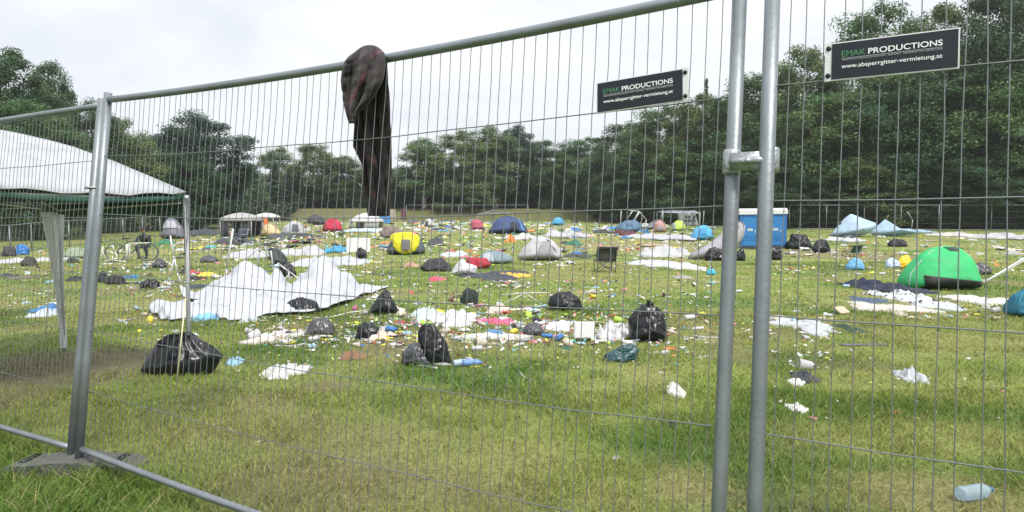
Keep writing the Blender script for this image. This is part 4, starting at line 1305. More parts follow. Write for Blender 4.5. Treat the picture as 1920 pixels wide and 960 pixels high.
# ------------------------------------------------------------------ white gazebo on the left
def gazebo():
    C1 = Vector((-2.925, 6.07, 0)); a = Vector((-.857, .515, 0)); b = Vector((-.515, -.857, 0))
    E = 1.66
    LA, LB = 2.6, 1.8
    K = [C1, C1 + a * LA, C1 + a * LA + b * LB, C1 + b * LB]
    ctr = sum(K, Vector()) / 4
    root = empty('gazebo', (ctr.x, ctr.y, 0))
    tag(root, 'large white gazebo with a green underside behind the left fence panel', 'gazebo')
    o = Vector((ctr.x, ctr.y, 0))
    top = Vector((0, 0, 2.20))
    # roof: four sagging slopes
    bm = MB()
    n_ = 14
    ring = []
    for s in range(4):
        A, B = K[s] - o, K[(s + 1) % 4] - o
        for i in range(n_): ring.append((A.lerp(B, i / n_), i / n_))
    P = []
    for k in range(11):
        t = k / 10
        row = []
        for (p, f) in ring:
            edge = p + Vector((0, 0, E - .045 * math.sin(f * math.pi) + .012 * math.sin(f * 25)))
            q = edge.lerp(top, t)
            q.z += .065 * math.sin(math.pi * t) ** 1.0 * (.6 + .4 * abs(2 * f - 1)) + .012 * nz3(q.x * 2, q.y * 2, q.z, 3)
            row.append(q)
        row.append(row[0])
        P.append(row)
    rf = bm.grid(P).build('roof', M['fabric'], root, (.56, .58, .61))
    solidify(rf, .006)
    # green valance hanging below the back and right eaves
    for (s, dz, nm_) in ((0, .14, 'valance'), (3, .05, 'valance')):
        A, B = K[s] - o, K[(s + 1) % 4] - o
        P = [[(A.lerp(B, i / 20) * 0.985 + Vector((0, 0, E - .03 - t * dz * (.95 + .05 * math.sin(i * .9)) - .045 * math.sin(i / 20 * math.pi)))) + Vector((.01 * math.sin(i * 2.1), .012 * math.sin(i * 1.7), 0)) * t for i in range(21)] for t in (0, .5, 1)]
        vl = MB().grid(P).build(nm_, M['fabric'], root, (.028, .095, .068))
        solidify(vl, .004)
    # lining under the roof
    P = []
    for k in range(6):
        t = k / 6
        row = []
        for (p, f) in ring:
            e_ = p * .96 + Vector((0, 0, E - .05))
            row.append(e_.lerp(top - Vector((0, 0, .12)), t))
        row.append(row[0])
        P.append(row)
    ln = MB().grid(P).build('lining', M['fabric'], root, (.03, .09, .065))
    solidify(ln, .004)
    # frame bars under the eaves
    for s in range(4):
        A, B = K[s] - o, K[(s + 1) % 4] - o
        MB().tube([A * .97 + Vector((0, 0, E - .07)), B * .97 + Vector((0, 0, E - .07))], .012, 8).build('eave_bar', M['tube'], root, (.6, .6, .6))
        MB().tube([A * .97 + Vector((0, 0, E - .1)), (A + B) * .25 + Vector((0, 0, E - .16)), Vector((0, 0, E + .1))], .010, 8).build('roof_strut', M['tube'], root, (.6, .6, .6))
    # legs
    l1t, l1b = C1 - o + Vector((0, 0, E - .03)), at(355, 706) - o
    l1b.z = -.02
    MB().tube([l1b, l1b.lerp(l1t, .5), l1t], .019, 10).build('leg', M['tube'], root, (.42, .43, .45))
    l2b = at(120, 661) - o; l2b.z = -.02
    l2t = K[1] - o
    l2t = (C1 + a * 2.17) - o + Vector((-.05, .03, E - .05))
    MB().tube([l2b, l2b.lerp(l2t, .5), l2t], .019, 10).build('leg', M['tube'], root, (.42, .43, .45))
    for kk in (2, 3):
        q = K[kk] - o
        MB().tube([Vector((q.x, q.y, -.02)), Vector((q.x, q.y, E))], .019, 10).build('leg', M['tube'], root, (.42, .43, .45))
    # white side curtain gathered round the far leg, another strip along the near leg
    def curtain(bot, topp, w0, w1, nm_, col, y0=0.0, y1=1.0):
        P = []
        for i in range(23):
            t = y0 + (y1 - y0) * i / 22
            c = bot.lerp(topp, t)
            w = w0 + (w1 - w0) * max(0, (t - .25) / .75) ** 1.6
            row = []
            for j in range(25):
                f = j / 24 * 2 * math.pi
                rr_ = w * (1 + .22 * math.sin(5 * f + t * 2) + .10 * math.sin(9 * f))
                row.append(c + Vector((math.cos(f) * rr_, math.sin(f) * rr_ * .7, 0)))
            P.append(row)
        MB().grid(P).build(nm_, M['fabric'], root, col)
    curtain(l2b, l2t + Vector((-.07, 0, -.09)), .030, .098, 'tied_curtain', (.98, .98, 1.0), .04, .985)
    curtain(l1b, l1t, .012, .030, 'tied_curtain', (.16, .17, .19), .46, .985)
    # guy lines
    for (u0, v0, u1, v1) in ((82, 668, 98, 470), (331, 722, 348, 560)):
        g0 = at(u0, v0) - o
        zt = zat(v1, at(u0, v0).y + .1)
        d = ray(u1, v1)
        g1 = Vector((d.x / d.y * (at(u0, v0).y + .15), at(u0, v0).y + .15, zt)) - o
        MB().tube([g0, g1], .006, 6).build('guy_line', M['tube'], root, (.62, .58, .36))
    land(355, 706, 'near gazebo leg'); land(118, 660, 'far gazebo leg')
gazebo()

# ------------------------------------------------------------------ other shelters and frames
def P3(u, v, y):
    """point at photo pixel (u, v) and depth y"""
    d = ray(u, v)
    k = y / d.y
    return Vector((d.x * k, y, CH + d.z * k))

def pole_frame(name, base_uv, segs, col, label, cat, r=.016, short=None, group=None, depth=0.0):
    """bars between photo pixels at the depth of the base point; each bar may carry its own depth shift"""
    g = at(*base_uv)
    root = empty(name, g)
    tag(root, label, cat, group)
    for s in segs:
        dy = s[4] if len(s) > 4 else 0
        dy2 = s[5] if len(s) > 5 else dy
        A, B = P3(s[0], s[1], g.y + dy), P3(s[2], s[3], g.y + dy2)
        A.z = max(A.z, T(A.y) + .005); B.z = max(B.z, T(B.y) + .005)
        MB().tube([A - g, (A + B) / 2 - g + Vector((0, 0, -.004)), B - g], r, 7).build('bar', M['tube'], root, col)
    if short: land(base_uv[0], base_uv[1], short)

pole_frame('broken_frame', (440, 540), [(437, 430, 425, 505), (425, 505, 418, 545), (437, 430, 430, 452, 0, .3)], (.68, .69, .70), 'upright bent white pole standing behind the left canopy peak', 'pole', .02, 'upright white pole')
pole_frame('broken_frame', (338, 532), [(319, 442, 326, 480), (326, 480, 333, 512), (327, 484, 318, 520), (318, 520, 316, 532, 0, .1), (333, 512, 340, 545)], (.68, .69, .70), 'bent white pole pair left of the collapsed canopy', 'pole', .02, 'bent white poles')
pole_frame('broken_frame', (500, 545), [(483, 465, 452, 495), (452, 495, 425, 525), (483, 465, 505, 480), (483, 465, 484, 500), (467, 490, 466, 505), (497, 462, 505, 482, .2), (520, 493, 546, 512), (546, 512, 570, 530), (541, 508, 543, 528), (508, 470, 512, 500), (512, 500, 520, 530), (540, 517, 520, 535)], (.58, .59, .61), 'tangle of broken white gazebo bars behind the canopy peaks', 'gazebo frame', .016, 'tangled white bars')
pole_frame('bare_frame', (925, 428), [(896, 401, 962, 400), (896, 401, 927, 394, 0, .8), (962, 400, 927, 394, 0, .8), (896, 401, 896, 428), (962, 400, 962, 410), (905, 399, 945, 398, 1.2), (927, 394, 945, 398, .8, 1.2), (905, 399, 905, 420, 1.2)], (.30, .31, .32), 'bare gazebo frame without cloth standing behind the navy dome tent', 'gazebo frame', .022)
pole_frame('broken_frame', (1185, 432), [(1165, 393, 1163, 428), (1165, 393, 1198, 396), (1198, 396, 1184, 420), (1198, 396, 1212, 412), (1212, 412, 1208, 425), (1199, 398, 1190, 414, .3), (1204, 408, 1200, 424, .3), (1176, 410, 1186, 396, .5)], (.68, .68, .68), 'broken white gazebo frame folded over the steel blue tent', 'gazebo frame', .03, 'broken white frame')
pole_frame('pole_bundle', (1265, 428), [(1243, 392, 1237, 418), (1320, 395, 1318, 428, .5)], (.55, .55, .55), 'two leaning white awning poles beside the grey tent with windows', 'pole', .025)
pole_frame('leaning_pole', (1846, 532), [(1844, 530, 1920, 484, 0, .5), (1848, 529, 1930, 482, .05, .6)], (.70, .70, .68), 'pair of white poles leaning up out of the right picture edge', 'pole', .022, 'leaning white poles')
pole_frame('bent_post', (1713, 432), [(1701, 397, 1711, 412), (1711, 412, 1709, 431)], (.45, .46, .46), 'bent metal post sticking up behind the lower pale blue tarp', 'post', .03)
pole_frame('thin_poles', (1000, 575), [(940, 553, 985, 548), (985, 548, 1012, 549), (985, 549, 937, 575), (985, 549, 1012, 568), (985, 548, 1030, 549, .1)], (.66, .66, .64), 'thin white tent poles spread flat left of the open dark bag', 'tent poles', .008, 'thin white poles')
pole_frame('thin_poles', (610, 597), [(528, 590, 600, 598, .3, 0), (610, 597, 655, 586, 0, .2), (655, 586, 690, 581, .2, .4)], (.60, .58, .48), 'long bent pale tent pole above the plump grey bag', 'tent poles', .009)
pole_frame('thin_poles', (800, 632), [(742, 634, 830, 622, -.1, .2), (830, 628, 905, 626), (842, 655, 870, 668, 0, -.2)], (.62, .60, .50), 'pale tent pole pieces around the tall slouching bag', 'tent poles', .008)
pole_frame('thin_poles', (735, 520), [(700, 515, 728, 514), (728, 514, 735, 508), (728, 514, 760, 520), (672, 545, 690, 520, .2, .5), (690, 520, 750, 480, .5, 4.5)], (.12, .12, .12), 'dark bent tent poles behind the pointed black bag', 'tent poles', .010, 'dark bent poles')
pole_frame('white_stick', (988, 720), [(974, 698, 984, 711, .25, .1), (984, 711, 997, 722, .1, 0)], (.66, .66, .62), 'white plastic stick lying alone in the near grass', 'stick', .008, 'white stick')
# goal-like pipe frame in front of the cyclist and a white barrier pile
pole_frame('barrier_frame', (243, 492), [(240, 456, 262, 456), (262, 456, 282, 455, 0, .2), (240, 457, 239, 491), (243, 457, 243, 491, .1), (237, 458, 236, 492, .2), (200, 486, 240, 492), (203, 464, 211, 460), (211, 460, 216, 472), (216, 472, 222, 486), (190, 470, 200, 484), (193, 462, 190, 490), (211, 480, 211, 494), (190, 492, 222, 484), (200, 470, 216, 476)], (.66, .70, .62), 'heap of pale bent metal bars in front of the crouching person', 'metal bars', .022, 'pale bar heap')

def far_gazebo(u0, u1, vt, ve, vb, roofc, label, walls=None, wallc=None, leg=(.6, .6, .6), short=None, dpt=1.0):
    g = at((u0 + u1) / 2, vb)
    k = px(g)
    root = empty('gazebo', g)
    tag(root, label, 'gazebo')
    w, hE, hT = (u1 - u0) * k / 2, (vb - ve) * k, (vb - vt) * k
    dd = w * dpt
    P = []
    for i in range(9):
        t = i / 8
        row = []
        for s in range(33):
            an = s / 32 * 2 * math.pi + math.pi / 4
            c_, s_ = math.cos(an), math.sin(an)
            m_x = max(abs(c_), abs(s_))
            x, y = c_ / m_x * w * (1 - t), s_ / m_x * dd * (1 - t) + dd
            row.append((x, y, hE + (hT - hE) * math.sin(t * math.pi / 2)))
        P.append(row)
    rf = MB().grid(P).build('roof', M['fabric'], root, roofc)
    solidify(rf, .02)
    P = [[(p[0], p[1], hE - z) for p in P[0]] for z in (-.005, .18)]
    vl = MB().grid(P).build('valance', M['fabric'], root, roofc)
    solidify(vl, .012)
    for (x, y) in ((-w, 0), (w, 0), (-w, 2 * dd), (w, 2 * dd)):
        MB().tube([(x * .97, y * .97 + .03, 0), (x * .97, y * .97 + .03, hE)], .025, 6).build('leg', M['tube'], root, leg)
    for (a0, a1, yy, nm_) in (walls or ()):
        P = [[(-w + 2 * w * (a0 + (a1 - a0) * i / 12), yy * 2 * dd + .06 + .06 * math.sin(i * 2.2), hE * z) for i in range(13)] for z in (0.02, .35, .7, .99)]
        wl = MB().grid(P).build(nm_, M['fabric'], root, wallc)
        solidify(wl, .012)
    if short: land((u0 + u1) / 2, vb, short)
far_gazebo(412, 472, 399, 410, 446, (.42, .42, .42), 'grey roofed gazebo with dark walls on the far left', [(0, .28, 0, 'side_wall'), (.62, 1, .02, 'side_wall'), (0, 1, .98, 'back_wall')], (.05, .055, .065), short='grey roofed gazebo')
far_gazebo(476, 513, 399, 405, 430, (.76, .76, .78), 'small white gazebo beside the grey roofed one', short='small white gazebo')
far_gazebo(655, 710, 399, 413, 428, (.74, .75, .78), 'white box shaped pavilion with side walls left of the hanging blanket tip', [(0, .12, 0, 'side_wall'), (.5, 1, .0, 'front_wall'), (0, 1, .96, 'back_wall')], (.58, .59, .62), short='white pavilion')
sheet(652, 726, 428, 440, .18, 330, 'cloth_heap', M['cloth'], (.40, .52, .60), 'pale blue and white cloth in front of the white pavilion', 'cloth')

# grey wedding tent with windows
def window_tent():
    g = at(1290, 432)
    k = px(g)
    root = empty('party_tent', g)
    tag(root, 'sagging grey party tent with barred window openings at the wood edge', 'party tent')
    def L(u, v, y=0): return Vector(((u - 1290) * k, y, (432 - v) * k))
    q = [[L(1243 + 20 * 0, 396, 2.5), L(1270, 394, 2.2), L(1300, 395, 1.8), L(1312, 394, 1.6)], [L(1243, 399, .3), L(1270, 400, .2), L(1300, 400, .1), L(1313, 401, .0)]]
    rf = MB().grid(q).build('roof', M['fabric'], root, (.28, .29, .34)); solidify(rf, .03)
    P = []
    for i in range(9):
        t = i / 8
        P.append([L(1271 + (1302 - 1271) * j / 10 + t * (3 + j * .7) * .9, 398 + 26 * t, .12 * math.sin(j * 1.7 + t * 3) + .1) for j in range(11)])
    wl = MB().grid(P).build('side_wall', M['fabric'], root, (.33, .34, .36)); solidify(wl, .02)
    for j, (a, b) in enumerate(((1283, 1288), (1290, 1295), (1298, 1304))):
        for (v0, v1) in ((404, 410), (412, 417)):
            MB().box((L((a + b) / 2, (v0 + v1) / 2, -.06)), ((b - a) * k * .8, .02, (v1 - v0) * k * .85)).build('window', M['fabric'], root, (.04, .045, .05), smooth=False)
    for (u, y) in ((1244, .3), (1312, 0), (1244, 2.5), (1312, 1.6)):
        MB().tube([L(u, 432, y), L(u, 397, y)], .025, 6).build('leg', M['tube'], root, (.5, .5, .5))
    land(1290, 432, 'grey party tent')
window_tent()

# white folding panel, white board, white square box
def board(u0, u1, vt, vb, th, col, label, name, cat, tilt=.12, short=None, legs=True, m='hard', yaw=.1):
    g = at((u0 + u1) / 2, vb)
    k = px(g)
    w, h = (u1 - u0) * k, (vb - vt) * k
    root = empty(name, g, yaw)
    tag(root, label, cat)
    R_ = Matrix.Rotation(-tilt, 3, 'X')
    bm = MB(); bm.box((0, 0, 0), (w, th, h), R_)
    for i, v in enumerate(bm.v): bm.v[i] = (v[0], v[1] + h * math.sin(tilt) / 2, v[2] + h * math.cos(tilt) / 2 + .01)
    o = bm.build('panel', M[m], root, col, smooth=False)
    bv = o.modifiers.new('edge', 'BEVEL'); bv.width = min(th * .3, .02); bv.segments = 2
    if legs:
        for x in (-w * .42, w * .42):
            MB().tube([(x, h * math.sin(tilt) + .02, h * .9), (x, h * .45 + .1, .0)], .014, 6).build('prop', M['tube'], root, (.5, .5, .5))
    if short: land((u0 + u1) / 2, vb, short)
board(650, 694, 447, 474, .05, (.72, .72, .74), 'white folding panel with corner marks standing on edge', 'folding_panel', 'panel', .12, 'white folding panel')
board(1076, 1115, 605, 637, .16, (.74, .74, .74), 'white square polystyrene box lid standing up in the rubbish pile', 'square_box', 'box', .15, 'white square box', False, 'paper', -.05)
sack([(845, 514), (852, 500), (861, 488), (869, 485), (874, 493), (896, 500), (893, 513), (868, 517)], M['plastic'], 340, 'white pointed cloth bag in front of the crumpled red tent', 'white pointed bag', .5, .03, 'white_bag', 'cloth bag', None, (.64, .64, .67), flat=1.6)
board(1572, 1600, 570, 590, .03, (.46, .36, .26), 'flattened brown cardboard box tilted on the grass left of the clothes', 'cardboard_box', 'cardboard box', 1.0, 'flattened cardboard', False, 'paper', .5)
board(1580, 1668, 642, 653, .012, (.10, .10, .115), 'long dark flat board lying on the grass near the right posts', 'flat_board', 'board', 1.45, 'long dark board', False, 'paper', .05)
board(732, 742, 394, 414, .05, (.36, .31, .25), 'brown wooden board wall at the far end right of the blanket', 'board_wall', 'board wall', .0, None, False, 'paper')
board(752, 762, 393, 412, .05, (.10, .03, .05), 'dark maroon board at the far end by the mesh fence', 'board_wall', 'board wall', .0, None, False, 'paper')
board(714, 732, 405, 419, .9, (.05, .22, .55), 'blue crate box under the tip of the hanging blanket', 'storage_crate', 'crate', .0, None, False)

# portable toilets
def toilet(u0, u1, vt, vb, label, split, vent=True):
    g = at((u0 + u1) / 2, vb)
    k = px(g)
    h = (vb - vt) * k
    w = (u1 - u0) * k
    root = empty('portable_toilet', g + Vector((g.x / g.y * .55, .55, 0)), -.28)
    tag(root, label, 'portable toilet', 'blue portable toilets')
    bl = (.022, .15, .40)
    W_, D_ = w * .80, 1.05
    H_ = h * .86
    MB().box((0, 0, .06), (W_, D_, .12)).build('skid', M['hard'], root, (.05, .05, .06), smooth=False)
    MB().box((0, 0, .12 + (H_ - .12) / 2), (W_, D_, H_ - .12)).build('cabin', M['hard'], root, bl, smooth=False)
    d = MB().box((-.02, -D_ / 2 - .012, .16 + (H_ - .35) / 2), (W_ * .70, .024, H_ - .35)).build('door', M['hard'], root, (.03, .19, .47), smooth=False)
    for z in (.45, .55, .65):
        MB().box((-.02, -D_ / 2 - .03, z * H_ / 1.0 * .55), (W_ * .6, .012, .02)).build('door_rib', M['hard'], d, bl, smooth=False)
    MB().box((W_ * .22, -D_ / 2 - .04, H_ * .5), (.05, .03, .14)).build('handle', M['hard'], d, (.55, .55, .55), smooth=False)
    MB().box((-.02, -D_ / 2 - .028, H_ * .55), (W_ * .26, .008, .12)).build('notice', M['paper'], d, (.6, .65, .7), smooth=False)
    for x in (-W_ / 2 - .006, W_ / 2 + .006):
        for y in (-D_ / 2 + .04, D_ / 2 - .04):
            MB().box((x, y, .12 + (H_ - .12) / 2), (.03, .07, H_ - .14)).build('corner_post', M['hard'], root, bl, smooth=False)
    # roof: shallow gable, white, ridge along x
    b = MB()
    x0, x1 = -W_ / 2 - .06, W_ / 2 + .06
    pr = [(-D_ / 2 - .06, H_ - .02), (-D_ / 2 - .06, H_ + .17), (-D_ / 4, H_ + (h - H_) * .75), (0, h), (D_ / 4, H_ + (h - H_) * .75), (D_ / 2 + .06, H_ + .17), (D_ / 2 + .06, H_ - .02)]
    b.grid([[(x, y, z) for (y, z) in pr] for x in (x0, x1)])
    b.f.append(tuple(range(7))); b.f.append(tuple(range(13, 6, -1))); b.f.append((0, 7, 13, 6))
    b.build('roof', M['hard'], root, (.78, .78, .80), smooth=False)
    if vent:
        MB().box((W_ / 2 + .012, -.05, H_ * .78), (.02, .34, .36)).build('side_notice', M['paper'], root, (.72, .74, .76), smooth=False)
        MB().box((W_ / 2 + .026, -.05, H_ * .80), (.01, .2, .10)).build('notice_print', M['paper'], root, (.12, .22, .4), smooth=False)
toilet(1429, 1475, 390, 466, 'blue portable toilet with a white roof, standing right of the fence posts', 0)
toilet(1383, 1428, 391, 467, 'blue portable toilet with a white roof, seen between the two fence posts', 0, False)
land(1450, 466, 'blue toilets')

# ------------------------------------------------------------------ far mesh fences
def mesh_fence(pts, h, label, step, cell):
    root = empty('mesh_fence', pts[0])
    tag(root, label, 'mesh fence')
    o = pts[0]
    b = MB()
    for a, c in zip(pts[:-1], pts[1:]):
        L_ = (c - a).length
        n_ = max(1, int(round(L_ / step)))
        for i in range(n_ + (1 if c is pts[-1] else 0)):
            p = a.lerp(c, i / n_); p.z = T(p.y)
            MB().tube([p - o + Vector((0, 0, -.1)), p - o + Vector((0, 0, h))], .03, 7).build('post', M['galv'], root)
        k = int(L_ / cell)
        for i in range(k):
            p = a.lerp(c, i / k); p.z = T(p.y)
            b.tube([p - o + Vector((0, 0, .06)), p - o + Vector((0, 0, h - .02))], .004, 3, False)
        for j in range(5):
            z = .08 + (h - .1) * j / 4
            P = []
            for i in range(9):
                p = a.lerp(c, i / 8); p.z = T(p.y); P.append(p - o + Vector((0, 0, z)))
            b.tube(P, .004, 3, False)
    b.build('wire_mesh', M['wire'], root)
    for z, r_ in ((h, .022), (.08, .022)):
        P = []
        for a, c in zip(pts[:-1], pts[1:]):
            for i in range(12):
                p = a.lerp(c, i / 12); p.z = T(p.y); P.append(p - o + Vector((0, 0, z)))
        p = pts[-1].copy(); p.z = T(p.y); P.append(p - o + Vector((0, 0, z)))
        MB().tube(P, r_, 6).build('rail', M['galv'], root)
mesh_fence([at(-150, 496), at(60, 471), at(190, 456), at(300, 444)], 1.32, 'grey mesh fence running along the dark trees on the far left', 2.6, .16)
mesh_fence([at(1480, 420, 57), at(1620, 420, 56), at(1760, 420, 54.5), at(1960, 420, 53)], 2.05, 'grey mesh fence along the foot of the right woods', 3.4, .2)
mesh_fence([at(762, 420, 83), at(860, 420, 83), at(990, 420, 83.5)], 2.0, 'thin mesh fence at the far end of the meadow right of the blanket', 3.5, .3)

# ------------------------------------------------------------------ camp chairs, bicycle, person
def camp_chair(u0, u1, vt, vb, rz, col, label, dark=(.02, .02, .022), short=None, back=True):
    g = at((u0 + u1) / 2, vb)
    k = px(g)
    w, h = (u1 - u0) * k, (vb - vt) * k
    root = empty('camp_chair', g + Vector((0, w * .35, 0)), rz)
    tag(root, label, 'camp chair', 'folding camp chairs')
    a = w * .40
    hs = h * .46
    P = [[(x * a * 1.05, y * a - .0, hs - .05 * (1 - x * x) + (.03 if y > 0 else .0)) for x in np.linspace(-1, 1, 9)] for y in np.linspace(-.9, .9, 7)]
    s = MB().grid(P).build('seat', M['cloth'], root, col); solidify(s, .012)
    P = [[(x * a * (1.06 + .12 * math.sin(t * 3)), -a * .9 - .10 * t + .07 * (x * x), hs + (h - hs) * t) for x in np.linspace(-1, 1, 9)] for t in np.linspace(0, 1, 8)]
    s = MB().grid(P).build('backrest', M['cloth'], root, col); solidify(s, .012)
    P = [[(x * a * 1.2, -a * .9 - .115 - .02 * (1 - x * x), hs + (h - hs) * t) for x in np.linspace(-1, 1, 7)] for t in (.82, 1.02)]
    s = MB().grid(P).build('top_band', M['cloth'], root, dark); solidify(s, .02)
    for sx in (-1, 1):
        MB().tube([(sx * a, -a, .01), (sx * a * 1.02, -a, h * .5), (sx * a * 1.04, -a * 1.1, h * .98)], .011, 6).build('back_leg', M['tube'], root, dark)
        MB().tube([(sx * a, a, .01), (sx * a * 1.02, a, hs + .02)], .011, 6).build('front_leg', M['tube'], root, dark)
        P = [[(sx * a * (1.0 + .25 * q_), y * a, h * .66) for q_ in (0, 1)] for y in np.linspace(-1, 1, 5)]
        s = MB().grid(P).build('armrest', M['cloth'], root, dark); solidify(s, .015)
        MB().tube([(-a * sx, -a, .02), (a * sx, -a * .96, hs)], .009, 6).build('cross_brace', M['tube'], root, dark)
        MB().tube([(-a * sx, a, .02), (a * sx, a * .96, hs)], .009, 6).build('cross_brace', M['tube'], root, dark)
    if short: land((u0 + u1) / 2, vb, short)
camp_chair(1115, 1157, 463, 511, .1, (.045, .052, .045), 'dark olive folding camp chair standing alone in mid meadow, back towards us', short='lone camp chair')
camp_chair(1588, 1617, 460, 482, .5, (.02, .09, .055), 'green folding chair on its side behind the sky blue cloth dome')
camp_chair(434, 458, 430, 459, 2.8, (.05, .06, .08), 'folding chair with pale arms under the grey roofed gazebo', (.55, .56, .58))

def bicycle():
    g = at(238, 491)
    root = empty('bicycle', g + Vector((0, .35, 0)), .55)
    tag(root, 'black bicycle parked behind the pale bar heap', 'bicycle')
    r_ = .33
    for x in (-.52, .52):
        w_ = empty('wheel', (x, 0, r_)); w_.parent = root
        pts = [(math.cos(a) * r_, 0, math.sin(a) * r_) for a in np.linspace(0, 2 * math.pi, 33)]
        MB().tube(pts, .021, 7, False).build('tyre', M['rubber'], w_)
        pts = [(math.cos(a) * (r_ - .03), 0, math.sin(a) * (r_ - .03)) for a in np.linspace(0, 2 * math.pi, 33)]
        MB().tube(pts, .010, 6, False).build('rim', M['galv'], w_)
        b = MB()
        for i in range(14):
            an = i * math.pi / 7
            b.tube([(0, .01 if i % 2 else -.01, 0), (math.cos(an) * (r_ - .03), 0, math.sin(an) * (r_ - .03))], .002, 3, False)
        b.tube([(0, -.05, 0), (0, .05, 0)], .016, 6)
        b.build('spokes', M['galv'], w_)
    c = (.03, .03, .035)
    for A, B in (((-.52, 0, .33), (-.05, 0, .28)), ((-.05, 0, .28), (-.16, 0, .80)), ((-.52, 0, .33), (-.13, 0, .72)), ((-.13, 0, .72), (.36, 0, .78)), ((-.05, 0, .28), (.37, 0, .68)), ((.36, 0, .86), (.40, 0, .62))):
        MB().tube([A, B], .017, 7).build('frame_tube', M['tube'], root, c)
    for s in (-.045, .045):
        MB().tube([(.40, s, .62), (.52, s, .33)], .012, 6).build('fork_blade', M['tube'], root, c)
    MB().tube([(.33, -.28, .95), (.36, -.1, .96), (.36, .1, .96), (.33, .28, .95)], .012, 6).build('handlebar', M['tube'], root, c)
    MB().box((-.18, 0, .84), (.26, .14, .05)).build('saddle', M['cloth'], root, (.02, .02, .02))
    MB().box((.47, 0, .84), (.28, .34, .24)).build('front_basket', M['tube'], root, (.012, .012, .014))
    MB().tube([(-.05, -.08, .28), (-.05, -.08, .12)], .012, 5).tube([(-.05, .08, .28), (-.05, .08, .44)], .012, 5).tube([(-.05, -.09, .28), (-.05, .09, .28)], .02, 6).build('crank', M['tube'], root, (.3, .3, .3))
bicycle()

def skin_body(name, J, E, rad, m, parent, col=None, level=2):
    me = bpy.data.meshes.new(name)
    me.from_pydata(J, E, [])
    o = link_mesh(name, me, m, parent, col)
    md = o.modifiers.new('skin', 'SKIN')
    md.use_smooth_shade = True
    sv = me.skin_vertices[0].data
    for i, r_ in enumerate(rad): sv[i].radius = (r_, r_) if not isinstance(r_, tuple) else r_
    sv[0].use_root = True
    sb = o.modifiers.new('smooth', 'SUBSURF'); sb.levels = 1; sb.render_levels = level
    return o

def person():
    """a person bent low over the front of the bicycle, facing us, in a dark jacket and cap"""
    g = at(244, 488)
    root = empty('person', g + Vector((.08, .95, 0)), math.pi + .1)
    tag(root, 'person in a dark jacket and cap crouching low behind the bicycle', 'person')
    J = [(0, 0, .52), (0, .02, .70), (0, .10, .90), (0, .15, .96), (0, .17, 1.02),                      # pelvis, belly, chest, neck base, neck top
         (-.18, .13, .88), (-.27, .20, .66), (-.20, .40, .58), (.18, .13, .88), (.27, .20, .66), (.20, .40, .58),     # shoulders, elbows, wrists
         (-.10, .02, .50), (-.16, .42, .50), (-.15, .22, .10), (-.15, .36, .05), (.10, .02, .50), (.16, .42, .50), (.15, .22, .10), (.15, .36, .05)]
    E_ = [(0, 1), (1, 2), (2, 3), (3, 4), (2, 5), (5, 6), (6, 7), (2, 8), (8, 9), (9, 10), (0, 11), (11, 12), (12, 13), (13, 14), (0, 15), (15, 16), (16, 17), (17, 18)]
    rad = [.15, .15, .17, .075, .06, .075, .058, .04, .075, .058, .04, .10, .075, .055, .05, .10, .075, .055, .05]
    skin_body('body', J, E_, rad, M['cloth'], root, (.018, .030, .040))
    # head
    HV = [(0, .19, 1.05), (0, .21, 1.13), (0, .20, 1.20)]
    hd = skin_body('head', HV, [(0, 1), (1, 2)], [(.062, .07), (.078, .092), (.066, .078)], M['skin'], root)
    MB().lathe([(.098, 1.165), (.102, 1.20), (.085, 1.245), (.03, 1.265)], (0, .195, 0), 16).box((0, .32, 1.172), (.15, .11, .012)).build('cap', M['cloth'], root, (.03, .035, .04))
    for sx in (-1, 1):
        MB().lathe([(.006, -.009), (.011, 0), (.006, .009)], (sx * .032, .298, 1.135), 8).build('eye', M['bag'], root)
        MB().lathe([(.008, -.03), (.018, 0), (.008, .03)], (sx * .082, .205, 1.12), 8).build('ear', M['skin'], root)
        # hand: palm and five curled fingers
        b = MB()
        c = Vector((sx * .20, .43, .575))
        b.tube([c + Vector((0, -.04, 0)), c, c + Vector((0, .045, -.005))], [.026, .036, .030], 8)
        for f in range(4):
            x = (f - 1.5) * .017
            ln = (.055, .068, .064, .05)[f]
            b.tube([c + Vector((x, .04, 0)), c + Vector((x, .04 + ln * .6, .004)), c + Vector((x, .04 + ln * .8, -.025)), c + Vector((x, .04 + ln * .5, -.04))], [.009, .0085, .008, .007], 6)
        b.tube([c + Vector((-sx * .03, -.01, 0)), c + Vector((-sx * .05, .025, -.008)), c + Vector((-sx * .04, .05, -.022))], [.011, .010, .008], 6)
        b.build('hand', M['skin'], root)
    MB().lathe([(.006, -.02), (.014, 0), (.004, .022)], (0, .308, 1.105), 8).build('nose', M['skin'], root)
    MB().box((0, .288, 1.07), (.045, .01, .008)).build('mouth', M['bag'], root)
    land(240, 488, 'crouching person')
person()

# ------------------------------------------------------------------ named clothes, sheets and heaps
S = lambda *a, **k: sheet(*a, **k)
S(1602, 1706, 532, 556, .20, 401, 'clothes_heap', M['cloth'], (.016, .022, .045), 'heap of dark navy clothes just left of the green dome tent', 'clothes heap', None, 1.2, 48, 12, None, 'navy clothes heap')
S(1645, 1745, 550, 574, .16, 402, 'patterned_blanket', M['spotted'], (.56, .57, .58), 'crumpled white blanket with dark spots in front of the navy clothes', 'blanket', None, 1.3, 52, 12, None, 'spotted white blanket')
S(1605, 1722, 568, 592, .08, 403, 'cloth_heap', M['cloth'], (.50, .45, .40), 'flat beige cloth spread in front of the spotted blanket', 'cloth', None, 1.2, 48, 10, None, 'flat beige cloth')
S(1594, 1660, 560, 572, .08, 404, 'cloth_heap', M['cloth'], (.06, .09, .16), 'dull blue cloth strip left of the spotted blanket', 'cloth', None, 1.2)
